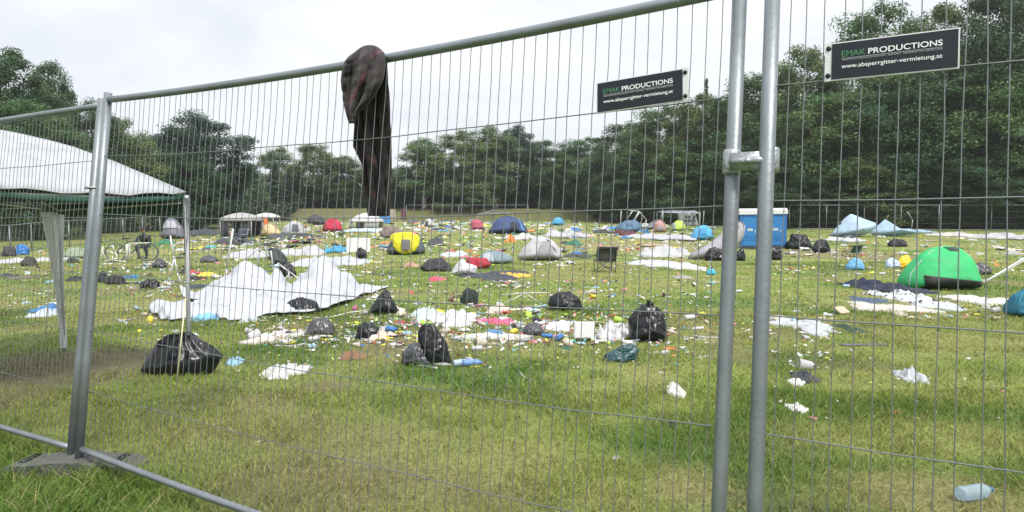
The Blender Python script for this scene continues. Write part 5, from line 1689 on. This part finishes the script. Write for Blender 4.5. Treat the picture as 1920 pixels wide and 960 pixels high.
S(1715, 1800, 566, 584, .06, 405, 'film_heap', M['plastic'], (.60, .64, .70), 'pale plastic wrapping right of the spotted blanket', 'plastic film', None, 1.4, 44, 10)
S(1795, 1895, 556, 576, .07, 406, 'film_heap', M['plastic'], (.70, .70, .68), 'long white film strip leading to the dark turquoise tent', 'plastic film', None, 1.4, 48, 10)
S(1447, 1556, 598, 628, .09, 407, 'plastic_sheet', M['plastic'], (.60, .62, .66), 'large frosted white plastic sheet on the grass right of the posts', 'plastic sheet', None, 1.0, 52, 12, None, 'frosted white sheet')
S(1572, 1616, 613, 626, .06, 408, 'cloth_heap', M['cloth'], (.02, .055, .04), 'dark green rag right of the frosted white sheet', 'rag', None, .8, short='dark green rag')
S(1681, 1727, 702, 728, .10, 409, 'plastic_bag', M['plastic'], (.60, .62, .66), 'crumpled white carrier bag alone in the near right grass', 'plastic bag', None, 1.3, 44, 12, None, 'white carrier bag')
S(498, 568, 690, 715, .13, 410, 'plastic_bag', M['plastic'], (.64, .63, .62), 'puffed white carrier bag right of the large black bag', 'plastic bag', None, .5, 44, 12, None, 'puffed white bag')
S(488, 512, 702, 712, .04, 411, 'paper_scrap', M['paper'], (.66, .64, .58), 'crumpled white paper touching the puffed white bag', 'paper', None, 1.2)
S(428, 454, 677, 692, .07, 412, 'plastic_bag', M['plastic'], (.30, .50, .68), 'small pale blue carrier bag right of the large black bag', 'plastic bag', None, 1.0, 36, 10, None, 'small pale blue bag')
S(1248, 1285, 728, 747, .07, 413, 'plastic_bag', M['plastic'], (.72, .71, .66), 'small white carrier bag left of the posts in near grass', 'plastic bag', None, 1.2, 40, 10, None, 'small white bag by the posts')
S(1490, 1526, 705, 722, .07, 414, 'cloth_heap', M['cloth'], (.05, .055, .065), 'dark grey sock or glove heap near the right posts', 'cloth', None, 1.2, short='dark sock heap')
S(1477, 1508, 718, 729, .04, 415, 'paper_scrap', M['paper'], (.68, .68, .68), 'white scrap lying against the dark sock heap', 'paper', None, 1.2)
S(1478, 1510, 765, 778, .04, 416, 'paper_scrap', M['paper'], (.72, .72, .70), 'white folded paper, lowest scrap right of the posts', 'paper', None, .8)
S(870, 1000, 508, 528, .08, 417, 'clothes_heap', M['cloth'], (.03, .035, .06), 'long strip of dark clothes in front of the slate blue tent', 'clothes heap', None, 1.3, 60, 10, None, 'dark clothes strip')
S(935, 988, 512, 524, .10, 418, 'cloth_heap', M['cloth'], (.62, .36, .05), 'mustard yellow cloth on the dark clothes strip', 'cloth', None, 1.2, short='mustard cloth')
S(1176, 1300, 490, 505, .12, 419, 'ground_sheet', M['plastic'], (.66, .67, .70), 'flat pale ground sheet left of the fence posts', 'ground sheet', None, .8, 60, 10, None, 'flat pale ground sheet')
S(1190, 1300, 464, 488, .28, 420, 'film_heap', M['fabric'], (.60, .61, .62), 'rumpled grey and white tent skin left of the yellow wrapper', 'tent skin', None, 1.2, 60, 12, None, 'rumpled tent skin')
S(1290, 1322, 474, 490, .15, 421, 'plastic_bag', M['plastic'], (.75, .58, .08), 'yellow and white wrapper heap by the bag under the tipped tent', 'plastic bag', None, 1.2, short='yellow wrapper')
S(1176, 1300, 440, 456, .20, 422, 'film_heap', M['fabric'], (.58, .59, .61), 'long white film between the light blue dome and faded pink tent', 'plastic film', None, 1.0, 60, 10, None, 'long white film')
S(1020, 1095, 434, 458, .40, 423, 'ground_sheet', M['fabric'], (.58, .59, .62), 'white tent skin propped up behind the pale grey dome', 'tent skin', None, .5, 50, 10, None, 'white tent skin')
S(1060, 1090, 453, 465, .15, 424, 'cloth_heap', M['cloth'], (.03, .14, .09), 'dark green cloth in front of the white tent skin', 'cloth', None, 1.2)
S(935, 1010, 438, 462, .2, 425, 'film_heap', M['fabric'], (.70, .68, .66), 'white and cream cloth between navy and pale grey domes', 'cloth', None, 1.2, 50, 10, None, 'white and cream cloth')
S(948, 968, 450, 458, .25, 426, 'cloth_heap', M['cloth'], (.60, .22, .06), 'orange cloth on the white and cream cloth', 'cloth', None, 1.2)
S(1135, 1160, 422, 440, .2, 427, 'cloth_heap', M['cloth'], (.05, .24, .48), 'bright blue tarp corner left of the steel blue tent', 'tarp', None, 1.0)
S(1205, 1222, 430, 455, .4, 428, 'cloth_heap', M['cloth'], (.05, .16, .30), 'standing blue bundle right of the steel blue tent', 'cloth', None, .6)
S(1150, 1200, 434, 452, .3, 429, 'cloth_heap', M['cloth'], (.10, .03, .035), 'dark maroon clothes in front of the steel blue tent', 'clothes heap', None, 1.2, short='dark maroon clothes')
S(1555, 1612, 447, 458, .15, 430, 'film_heap', M['plastic'], (.60, .61, .64), 'white film heap in front of the taller pale blue tarp', 'plastic film', None, 1.2, short='white film heap')
S(1688, 1736, 430, 441, .18, 4301, 'tarp_end', M['fabric'], (.38, .51, .64), 'flat pale blue tarp end trailing from the lower pale blue tarp', 'tarp', None, .8)
S(1740, 1830, 436, 450, .15, 431, 'film_heap', M['plastic'], (.70, .68, .64), 'white litter strip beyond the green dome tent', 'plastic film', None, 1.4, 50, 10, None, 'white litter strip')
S(1820, 1925, 440, 456, .2, 432, 'film_heap', M['plastic'], (.58, .58, .60), 'white film strip at the right edge beyond the leaning poles', 'plastic film', None, 1.4, 50, 10)
S(66, 106, 586, 600, .09, 433, 'plastic_bag', M['plastic'], (.62, .68, .74), 'white bag with blue top left of the far gazebo leg', 'plastic bag', None, 1.2, 40, 10, None, 'white and blue bag')
S(66, 104, 582, 590, .13, 434, 'plastic_bag', M['plastic'], (.05, .22, .52), 'blue wrapper crumpled on the white bag left of the far gazebo leg', 'plastic bag', None, 1.2)
S(10, 110, 482, 498, .08, 435, 'film_heap', M['plastic'], (.60, .61, .62), 'white film spread around the khaki rucksack', 'plastic film', None, 1.2, 50, 10, None, 'white film by the rucksack')
S(20, 70, 513, 532, .08, 436, 'clothes_heap', M['cloth'], (.12, .10, .085), 'brownish clothes and cartons left of the far gazebo leg', 'clothes heap', None, 1.3, 44, 10, None, 'brownish clothes')
S(0, 22, 512, 526, .10, 437, 'clothes_heap', M['cloth'], (.04, .05, .07), 'dark clothes at the left picture edge', 'clothes heap', None, 1.2)
S(130, 165, 520, 536, .12, 438, 'clothes_heap', M['cloth'], (.03, .032, .04), 'dark clothes between far gazebo leg and left fence post', 'clothes heap', None, 1.3, short='dark clothes by the post')
S(295, 326, 452, 462, .12, 439, 'cloth_heap', M['cloth'], (.03, .17, .09), 'dark green cloth in front of the blotchy grey tent', 'cloth', None, 1.2)
S(352, 376, 508, 521, .14, 440, 'plastic_crate', M['hard'], (.50, .03, .05), 'red crate with bottles right of the gazebo leg', 'crate', None, .4, short='red crate')
S(376, 402, 512, 524, .10, 441, 'plastic_bag', M['plastic'], (.72, .60, .06), 'yellow carrier bag right of the red crate', 'plastic bag', None, 1.2)
S(335, 356, 507, 522, .14, 442, 'clothes_heap', M['cloth'], (.03, .035, .04), 'black clothes left of the red crate', 'clothes heap', None, 1.2)
S(352, 380, 520, 530, .10, 443, 'clothes_heap', M['cloth'], (.025, .025, .03), 'black bag of clothes in front of the red crate', 'clothes heap', None, 1.2)
S(820, 850, 430, 437, .1, 444, 'cloth_heap', M['cloth'], (.10, .30, .34), 'turquoise rag right behind the yellow tent', 'rag', None, 1.2)
S(800, 832, 452, 466, .3, 445, 'clothes_heap', M['cloth'], (.06, .065, .075), 'black and grey clothes right of the yellow tent', 'clothes heap', None, 1.4, short='black and grey clothes')
S(820, 880, 466, 488, .12, 446, 'film_heap', M['plastic'], (.58, .66, .66), 'pale plastic wrappers behind the dark cushion bundle', 'plastic film', None, 1.4, 44, 10)
S(758, 786, 495, 504, .10, 447, 'cloth_heap', M['cloth'], (.35, .22, .16), 'rusty pink cloth left of the dark cushion bundle', 'cloth', None, 1.2)
S(803, 834, 519, 534, .08, 448, 'cloth_heap', M['cloth'], (.50, .08, .14), 'small pink toy like cloth in mid meadow', 'cloth', None, 1.4, short='small pink cloth')
S(560, 610, 440, 450, .12, 449, 'clothes_heap', M['cloth'], (.05, .055, .06), 'dark clothes in front of the white camouflage tent', 'clothes heap', None, 1.3)
S(505, 545, 440, 455, .2, 450, 'clothes_heap', M['cloth'], (.07, .08, .09), 'dark clothes in front of the cream fallen tent', 'clothes heap', None, 1.4)
S(355, 412, 434, 450, .3, 451, 'clothes_heap', M['cloth'], (.05, .055, .065), 'dark heap between blotchy tent and grey roofed gazebo', 'clothes heap', None, 1.4)
S(415, 475, 450, 464, .25, 452, 'clothes_heap', M['cloth'], (.05, .055, .06), 'dark clutter in front of the grey roofed gazebo', 'clothes heap', None, 1.4, short='dark clutter by the grey gazebo')
S(1116, 1140, 432, 443, .2, 453, 'clothes_heap', M['cloth'], (.05, .05, .055), 'dark brown heap left of the bright blue tarp corner', 'clothes heap', None, 1.3)
S(1060, 1110, 474, 490, .12, 454, 'clothes_heap', M['cloth'], (.06, .06, .06), 'strip of dark rags between pale grey dome and lone camp chair', 'clothes heap', None, 1.5)
S(1255, 1300, 515, 527, .06, 455, 'cloth_heap', M['cloth'], (.28, .25, .23), 'small dark and white rag below the flat pale ground sheet', 'rag', None, 1.3)
S(1252, 1270, 800, 818, .05, 456, 'shoe', M['hard'], (.015, .016, .018), 'small black shoe like lump in the near grass left of the posts', 'shoe', None, .4, short='black shoe lump')
S(1556, 1598, 440, 449, .1, 457, 'clothes_heap', M['cloth'], (.07, .08, .09), 'dark rags under the edge of the taller pale blue tarp', 'rag', None, 1.2)
S(1118, 1180, 620, 642, .17, 458, 'plastic_bag', M['plastic'], (.64, .64, .65), 'bulging white carrier bag left of the biggest upright bag', 'plastic bag', None, 1.2, 44, 12, None, 'bulging white bag')
S(1020, 1075, 605, 626, .10, 459, 'paper_scrap', M['paper'], (.72, .71, .69), 'large white torn card left of the white square box', 'paper', None, .9, 40, 10)
S(908, 965, 602, 614, .10, 460, 'cloth_heap', M['cloth'], (.55, .10, .20), 'pink rolled cloth across the rubbish pile', 'cloth', None, .7, short='pink rolled cloth')
S(800, 905, 592, 612, .13, 461, 'film_heap', M['plastic'], (.68, .69, .70), 'white wrapper mass in the middle of the rubbish pile', 'plastic film', None, 1.6, 56, 12, None, 'white wrapper mass')
S(770, 830, 588, 606, .13, 462, 'film_heap', M['plastic'], (.50, .62, .58), 'pale green clear wrapper mass at the left of the rubbish pile', 'plastic film', None, 1.6, 44, 10)
S(860, 985, 628, 642, .05, 463, 'film_heap', M['plastic'], (.70, .69, .66), 'long twisted white strip in front of the rubbish pile', 'plastic film', None, 1.4, 56, 10, None, 'long twisted white strip')
S(715, 760, 578, 602, .11, 464, 'film_heap', M['paper'], (.58, .50, .42), 'cream wrappers at the foot of the pointed black bag', 'wrappers', None, 1.6, 44, 10, None, 'cream wrappers')
S(690, 735, 628, 645, .09, 465, 'film_heap', M['paper'], (.58, .47, .40), 'cream and pink wrappers in front of the square black bag', 'wrappers', None, 1.6, 44, 10)
S(905, 960, 575, 592, .10, 466, 'cardboard_piece', M['paper'], (.50, .42, .36), 'torn open carton behind the pink rolled cloth', 'carton', None, .8, 36, 8, None, 'torn open carton')
S(640, 684, 668, 680, .06, 467, 'dry_leaf_heap', M['paper'], (.20, .11, .06), 'brown crumpled packaging in front of the square black bag', 'packaging', None, 1.4, short='brown packaging')
S(480, 570, 622, 638, .05, 468, 'paper_scrap', M['paper'], (.68, .66, .64), 'long white torn paper left of the plump grey bag', 'paper', None, 1.0, 44, 10, None, 'long torn paper')
S(460, 545, 634, 648, .05, 469, 'paper_scrap', M['paper'], (.64, .58, .54), 'cream torn paper in front of the long white one', 'paper', None, 1.2, 44, 10)
S(456, 482, 596, 610, .08, 470, 'plastic_bag', M['plastic'], (.60, .66, .70), 'pale boot shaped plastic piece before the white canopy', 'plastic bag', None, .8)
S(680, 735, 556, 566, .06, 471, 'paper_scrap', M['paper'], (.66, .62, .54), 'cream flat cloth left of the pointed black bag', 'paper', None, .9)
S(1150, 1262, 420, 432, .2, 472, 'film_heap', M['fabric'], (.45, .48, .50), 'pale clutter at the foot of the grey party tent', 'plastic film', None, 1.5, 44, 10)
S(760, 800, 414, 424, .2, 473, 'clothes_heap', M['cloth'], (.10, .10, .12), 'dark clutter in front of the far mesh fence', 'clothes heap', None, 1.5)
S(1190, 1250, 455, 463, .05, 474, 'cardboard_piece', M['paper'], (.36, .27, .18), 'flat brown cardboard on worn ground above the rumpled tent skin', 'cardboard', None, .6)

# water bottle, near right
def bottle(p, L_, r_, rz, m, col, label, cap_col, tilt=0, cat='bottle'):
    root = empty('plastic_bottle', p + Vector((0, 0, r_)), rz)
    tag(root, label, cat, 'plastic bottles')
    R_ = Matrix.Rotation(math.pi / 2, 3, 'Y')
    prof = [(r_ * .7, 0), (r_ * .98, L_ * .02), (r_, L_ * .08)]
    for i in range(6):
        z = L_ * (.12 + i * .09)
        prof += [(r_, z), (r_ * .9, z + L_ * .03), (r_, z + L_ * .06)]
    prof += [(r_, L_ * .70), (r_ * .8, L_ * .80), (r_ * .36, L_ * .91), (r_ * .3, L_ * .95)]
    MB().lathe(prof, (-L_ / 2, 0, 0), 16, R_).build('body', m, root, col)
    MB().lathe([(r_ * .36, L_ * .95), (r_ * .38, L_ * .96), (r_ * .36, L_ * 1.0), (r_ * .2, L_ * 1.01)], (-L_ / 2, 0, 0), 12, R_).build('cap', M['hard'], root, cap_col)
p = at(1829, 947)
bottle(p, .21, .037, .30, M['bottle'], None, 'ribbed pale blue water bottle lying in the nearest grass at lower right', (.05, .12, .3))
land(1829, 947, 'near water bottle')
bottle(at(930, 630), .22, .035, -.4, M['plastic'], (.10, .25, .45), 'blue plastic bottle at the right end of the wrapper mass', (.7, .7, .7))
bottle(at(1295, 602), .22, .038, .5, M['plastic'], (.66, .68, .68), 'clear white plastic bottle halfway to the near fence posts', (.3, .3, .3))
bottle(at(885, 690), .20, .034, .2, M['plastic'], (.16, .30, .62), 'blue plastic bottle right of the grey topped bag', (.1, .1, .4))
bottle(at(1050, 640), .2, .035, 1.2, M['plastic'], (.08, .20, .45), 'blue plastic bottle left of the white square box', (.8, .8, .8))
bottle(at(866, 690), .18, .034, .5, M['plastic'], (.40, .52, .62), 'pale clear bottle between grey topped bag and blue bottle', (.1, .3, .5))

# ------------------------------------------------------------------ scattered litter, one object each
def scrap_proto(i):
    q = random.Random(500 + i)
    return heap_mesh('paper_scrap', 1, .62 + q.uniform(-.15, .2), .17, 600 + i, 1.3, 18, 5)
PRO = {'paper_scrap': [scrap_proto(i) for i in range(6)],
       'plastic_scrap': [heap_mesh('plastic_scrap', 1, .7, .32, 700 + i, 1.5, 18, 5) for i in range(5)],
       'cloth_scrap': [heap_mesh('cloth_scrap', 1, .6, .26, 800 + i, 1.0, 18, 5) for i in range(4)]}
def cup_mesh():
    R_ = Matrix.Rotation(math.pi / 2 - .12, 3, 'Y')
    b = MB().lathe([(.55, -1), (.60, -.9), (.78, 1), (.82, 1.02), (.72, .98), (.55, -.8)], (0, 0, .68), 12, R_)
    return b.mesh('drinks_cup')
def bottle_mesh():
    R_ = Matrix.Rotation(math.pi / 2, 3, 'Y')
    b = MB().lathe([(.20, -1), (.27, -.96), (.28, .3), (.25, .45), (.12, .75), (.10, .95), (.12, .96), (.12, 1.05)], (0, 0, .27), 10, R_)
    return b.mesh('plastic_bottle')
def can_mesh():
    R_ = Matrix.Rotation(math.pi / 2, 3, 'Y')
    b = MB().lathe([(.40, -1), (.52, -.9), (.50, -.2), (.42, .1), (.52, .5), (.52, .85), (.40, 1)], (0, 0, .5), 12, R_)
    return b.mesh('drinks_can')
def carton_mesh(i):
    q = random.Random(i)
    b = MB()
    R1 = Matrix.Rotation(q.uniform(-.2, .2), 3, 'X')
    b.box((0, 0, .22), (1.7, 1.1, .40), R1)
    b.box((.75, -.55, .5), (.7, .05, .6), Matrix.Rotation(.5, 3, 'X'))
    b.box((-.9, 0, .48), (.05, 1.0, .5), Matrix.Rotation(-.6, 3, 'Y'))
    return b.mesh('carton', False)
def sheet_proto(name, L_, W_, curl, seed):
    """a bent flat sheet with thickness: torn card, film strip or paper plate"""
    q = random.Random(seed)
    a, b_ = q.uniform(0, 6), q.uniform(2, 5)
    def pt(i, j, dz):
        x = -L_ + 2 * L_ * i / 10; y = -W_ + 2 * W_ * j / 4
        x2 = x + .10 * L_ * math.sin(j * 1.9 + a); y2 = y * (1 + .2 * math.sin(i * 1.3 + a)) + .35 * W_ * math.sin(i * .55 + a)
        return (x2, y2, .03 + curl * (abs(x / L_) ** 2 * .6 + .4 * math.sin(i * b_ * .3 + j * .8 + a) ** 2) + dz)
    b = MB()
    b.grid([[pt(i, j, .05) for j in range(5)] for i in range(11)]).grid([[pt(10 - i, j, 0) for j in range(5)] for i in range(11)])
    rim = [(i, 0) for i in range(11)] + [(10, j) for j in range(1, 5)] + [(i, 4) for i in range(9, -1, -1)] + [(0, j) for j in range(3, 0, -1)]
    b.grid([[pt(i, j, 0) for (i, j) in rim + rim[:1]], [pt(i, j, .05) for (i, j) in rim + rim[:1]]])
    return b.mesh(name, False)
def plate_mesh():
    return MB().lathe([(.55, .0), (.60, .02), (.95, .22), (1.0, .22), (1.0, .25), (.94, .25), (.58, .06), (.1, .05)], (0, 0, 0), 16).mesh('paper_plate')
PRO['card_piece'] = [sheet_proto('card_piece', 1, .62, .35, i) for i in range(4)]
PRO['film_strip'] = [sheet_proto('film_strip', 1.9, .26, .30, 20 + i) for i in range(3)]
PRO['paper_plate'] = [plate_mesh()]
PRO['drinks_cup'] = [cup_mesh()]; PRO['plastic_bottle'] = [bottle_mesh()]; PRO['drinks_can'] = [can_mesh()]; PRO['carton'] = [carton_mesh(1), carton_mesh(2)]
KM = {'card_piece': 'paper', 'film_strip': 'plastic', 'paper_plate': 'paper', 'paper_scrap': 'paper', 'plastic_scrap': 'plastic', 'cloth_scrap': 'cloth', 'drinks_cup': 'plastic', 'plastic_bottle': 'plastic', 'drinks_can': 'tube', 'carton': 'paper'}
for k_, L_ in PRO.items():
    for me in L_:
        if not me.materials: me.materials.append(M[KM[k_]])
CN = {'white': (.55, .55, .56), 'cream': (.58, .52, .42), 'grey': (.36, .37, .38), 'black': (.02, .021, .025), 'red': (.50, .05, .06), 'pink': (.62, .16, .28), 'orange': (.70, .22, .06), 'yellow': (.78, .64, .06),
      'lime green': (.42, .66, .10), 'dark green': (.03, .14, .08), 'pale blue': (.36, .54, .70), 'blue': (.04, .17, .45), 'turquoise': (.08, .34, .38), 'brown': (.20, .13, .08), 'beige': (.44, .36, .27), 'silver': (.55, .56, .58)}
KN = {'card_piece': ('flat card piece', 'card'), 'film_strip': ('long plastic strip', 'plastic strip'), 'paper_plate': ('paper plate', 'plate'), 'paper_scrap': ('paper scrap', 'paper scrap'), 'plastic_scrap': ('plastic wrapper', 'plastic wrapper'), 'cloth_scrap': ('rag', 'rag'), 'drinks_cup': ('drinks cup', 'cup'), 'plastic_bottle': ('plastic bottle', 'bottle'), 'drinks_can': ('drinks can', 'can'), 'carton': ('torn carton', 'carton')}
W_P = (['white'] * 7 + ['cream'] * 3 + ['grey'] + ['pale blue', 'beige', 'red', 'yellow'])
MIX = (['white'] * 6 + ['cream'] * 3 + ['pink', 'red', 'orange', 'yellow', 'lime green', 'pale blue', 'blue', 'turquoise', 'brown', 'beige', 'black', 'grey', 'dark green'])
DRK = (['black'] * 4 + ['grey'] * 2 + ['white'] * 3 + ['blue', 'brown', 'cream'])
K_GEN = ['paper_scrap'] * 4 + ['plastic_scrap'] * 3 + ['card_piece'] * 4 + ['film_strip'] * 2 + ['cloth_scrap'] * 2 + ['drinks_cup', 'plastic_bottle', 'plastic_bottle', 'drinks_can', 'carton', 'paper_plate']
K_FAR = ['paper_scrap'] * 2 + ['plastic_scrap'] * 3 + ['cloth_scrap'] * 4 + ['card_piece'] * 3 + ['film_strip']
CLU = [ # u0, u1, v0, v1, count, palette, kinds, size m
 (735, 905, 586, 612, 34, MIX, K_GEN, .10), (880, 1010, 574, 625, 24, MIX, K_GEN, .11), (660, 740, 575, 650, 20, MIX, K_GEN, .09), (740, 1000, 618, 662, 26, W_P, K_GEN, .08),
 (1000, 1190, 590, 650, 34, MIX, K_GEN, .09), (790, 910, 670, 692, 7, MIX, K_GEN, .07), (1040, 1120, 540, 575, 12, MIX, K_GEN, .10), (1230, 1345, 520, 680, 18, W_P, K_GEN, .07),
 (460, 640, 596, 655, 22, W_P, K_GEN, .08), (230, 330, 575, 640, 9, W_P, K_GEN, .07), (0, 130, 500, 600, 14, W_P, K_GEN, .09), (240, 330, 518, 555, 14, MIX, K_GEN, .11),
 (770, 900, 540, 580, 14, W_P, K_GEN, .09), (930, 1000, 528, 545, 8, W_P, K_GEN, .14), (1480, 1560, 530, 700, 14, W_P, K_GEN, .06), (1700, 1900, 560, 600, 20, W_P, K_GEN, .08),
 (1450, 1900, 480, 540, 22, W_P, K_GEN, .10), (1560, 1920, 440, 480, 26, W_P, K_FAR, .18), (1480, 1560, 440, 480, 8, W_P, K_FAR, .15), (780, 960, 455, 500, 24, MIX, K_FAR, .16),
 (780, 1100, 416, 434, 30, MIX, K_FAR, .28), (1060, 1180, 414, 450, 24, DRK, K_FAR, .25), (560, 780, 430, 470, 22, MIX, K_FAR, .2), (480, 600, 445, 475, 24, DRK, K_FAR, .2),
 (330, 480, 435, 475, 22, DRK, K_FAR, .18), (430, 580, 480, 530, 16, MIX, K_FAR, .12), (1190, 1340, 428, 500, 18, W_P, K_FAR, .18), (640, 720, 470, 520, 8, W_P, K_FAR, .12),
 (560, 900, 412, 436, 30, DRK, K_FAR, .3), (900, 1340, 420, 446, 26, MIX, K_FAR, .3), (330, 560, 440, 470, 20, MIX, K_FAR, .24), (200, 460, 470, 540, 12, DRK, K_FAR, .14),
 (1310, 1500, 480, 640, 12, W_P, K_GEN, .07), (120, 330, 470, 545, 16, W_P, K_GEN, .10), (1000, 1100, 455, 500, 14, DRK, K_FAR, .16), (760, 870, 414, 428, 12, MIX, K_FAR, .25),
]
q = random.Random(77)
litter = []
for (u0, u1, v0, v1, cnt, pal, kinds, size) in CLU:
    for i in range(int(cnt * (1.9 if kinds is K_FAR else 1.75))):
        u, v = q.uniform(u0, u1), q.uniform(v0, v1)
        big = kinds is K_FAR
        litter.append((u, v, q.choice(kinds), q.choice(pal), size * (q.uniform(.5, 1.9) if big else q.uniform(.35, 1.15))))
# individual scraps read straight off the picture
for (u, v, k_, c_, s_) in ((1083, 868, 'paper_scrap', 'white', .012), (1712, 831, 'paper_scrap', 'white', .012), (1732, 598, 'paper_scrap', 'white', .05), (670, 862, 'paper_scrap', 'white', .012), (487, 840, 'paper_scrap', 'cream', .02), (1155, 870, 'plastic_scrap', 'grey', .03),
                          (1500, 665, 'paper_scrap', 'white', .05), (1455, 660, 'paper_scrap', 'white', .05), (1489, 770, 'paper_scrap', 'white', .03), (1000, 642, 'plastic_scrap', 'pink', .07), (1160, 608, 'drinks_cup', 'lime green', .06), (1240, 700, 'carton', 'white', .02), (1325, 672, 'paper_scrap', 'white', .09), (1060, 655, 'plastic_scrap', 'dark green', .08), (1255, 655, 'plastic_scrap', 'orange', .08)):
    litter.append((u, v, k_, c_, s_))
seen = {}
rank = {}
def rel(u, v):
    best = sorted(LAND, key=lambda a: ((a[0] - u) / 1.0) ** 2 + ((a[1] - v) * 2.2) ** 2)[0]
    du, dv = u - best[0], (v - best[1]) * 2.2
    if abs(du) > abs(dv): w = 'right of' if du > 0 else 'left of'
    else: w = 'in front of' if dv > 0 else 'behind'
    return w, best[2], math.hypot(du, dv)
rows = []
for it in litter:
    w, nm_, d_ = rel(it[0], it[1])
    rows.append((it, w, nm_, d_))
order = sorted(range(len(rows)), key=lambda i: rows[i][3])
ORD = ['nearest', 'second', 'third', 'fourth', 'fifth', 'sixth', 'seventh', 'eighth', 'ninth', 'tenth', 'eleventh', 'twelfth', 'thirteenth', 'fourteenth', 'fifteenth', 'sixteenth']
lab = {}
tot = {}
for i in order:
    (u, v, k_, c_, s_), w, nm_, d_ = rows[i]
    tot[(c_, k_, w, nm_)] = tot.get((c_, k_, w, nm_), 0) + 1
for i in order:
    (u, v, k_, c_, s_), w, nm_, d_ = rows[i]
    key = (c_, k_, w, nm_)
    n_ = seen.get(key, 0)
    seen[key] = n_ + 1
    base = f"{c_} {KN[k_][0]} {w} the {nm_}"
    lab[i] = base if tot[key] == 1 else f"{base}, {ORD[min(n_, 15)]} nearest" if n_ else f"{base}, nearest one"
for i in range(len(rows)):
    (u, v, k_, c_, s_), w, nm_, d_ = rows[i]
    p = at(u, v)
    me = PRO[k_][i % len(PRO[k_])]
    o = bpy.data.objects.new(k_, me)
    COL.objects.link(o)
    rr = q.uniform(.8, 1.2)
    if k_ in ('drinks_cup', 'drinks_can'): s_ = min(s_, .065)
    if k_ == 'plastic_bottle': s_ = min(max(s_, .08), .12)
    if k_ == 'paper_plate': s_ = min(s_, .1)
    o.location = (p.x, p.y, p.z - .004)
    o.rotation_euler = (q.uniform(-.08, .08), q.uniform(-.08, .08), q.uniform(0, 6.28))
    o.scale = (s_, s_ * rr, s_ * q.uniform(.7, 1.2))
    j = q.uniform(.85, 1.1)
    o.color = (*[min(.8, x * j) for x in CN[c_]], 1)
    tag(o, lab[i], KN[k_][1], f"{KN[k_][0]}s scattered over the meadow")

# the smallest bits, far too many to count: flat scraps of a few centimetres, one mass
r = np.random.default_rng(404)
V, Fc, Cc = [], [], []
pal = np.array([CN[c] for c in (['white'] * 9 + ['cream'] * 4 + ['grey'] * 3 + ['black'] * 4 + ['beige'] * 2 + ['brown'] * 2 + ['red', 'pink', 'pale blue', 'blue', 'yellow', 'lime green', 'turquoise', 'orange'])])
BITS = [(u0, u1, v0, v1, int(cnt * (3.0 if kinds is K_FAR else 3.4)), .065 if kinds is K_FAR else .026) for (u0, u1, v0, v1, cnt, p_, kinds, size) in CLU]
BITS += [(430, 1340, 412, 470, 900, .11), (250, 1340, 470, 560, 480, .05), (0, 450, 440, 520, 220, .07), (1450, 1920, 432, 520, 300, .07), (430, 1340, 412, 450, 400, .2), (250, 1340, 560, 700, 260, .022), (1440, 1900, 520, 800, 90, .018), (640, 1260, 570, 650, 420, .03), (480, 700, 590, 650, 160, .024)]
for (u0, u1, v0, v1, cnt, sz) in BITS:
    for i in range(cnt):
        p = at(r.uniform(u0, u1), r.uniform(v0, v1))
        n_ = int(r.integers(5, 8))
        a0 = r.uniform(0, 6.28)
        L_, W_ = sz * r.uniform(.4, 2.0), sz * r.uniform(.3, 1.0)
        ca, sa = math.cos(a0), math.sin(a0)
        tl = r.normal(size=2) * .28
        base = len(V)
        rr_ = r.uniform(.6, 1.15, n_)
        c = pal[r.integers(len(pal))] * r.uniform(.75, 1.1)
        z0 = T(p.y) + .014 + sz * .18
        for k in range(n_):
            an = 2 * math.pi * k / n_
            x, y = math.cos(an) * L_ * rr_[k], math.sin(an) * W_ * rr_[k]
            V.append((p.x + x * ca - y * sa, p.y + x * sa + y * ca, z0 + x * tl[0] + y * tl[1] + .2 * sz * math.sin(an * 2)))
            Cc.append(c)
        V.append((p.x, p.y, z0 + sz * r.uniform(.1, .5))); Cc.append(c)
        for k in range(n_): Fc.append((base + k, base + (k + 1) % n_, base + n_))
m, nt, bs = nt_mat('tiny_scraps')
an = nt.nodes.new('ShaderNodeAttribute'); an.attribute_name = 'col'
nt.links.new(an.outputs['Color'], bs.inputs['Base Color'])
bs.inputs['Roughness'].default_value = .7
bits = link_mesh('litter', np_mesh('litter', np.array(V), np.array(Fc), 3, np.array(Cc)), m)
tag(bits, 'countless tiny scraps of paper and plastic trodden into the meadow', 'litter', kind='stuff')
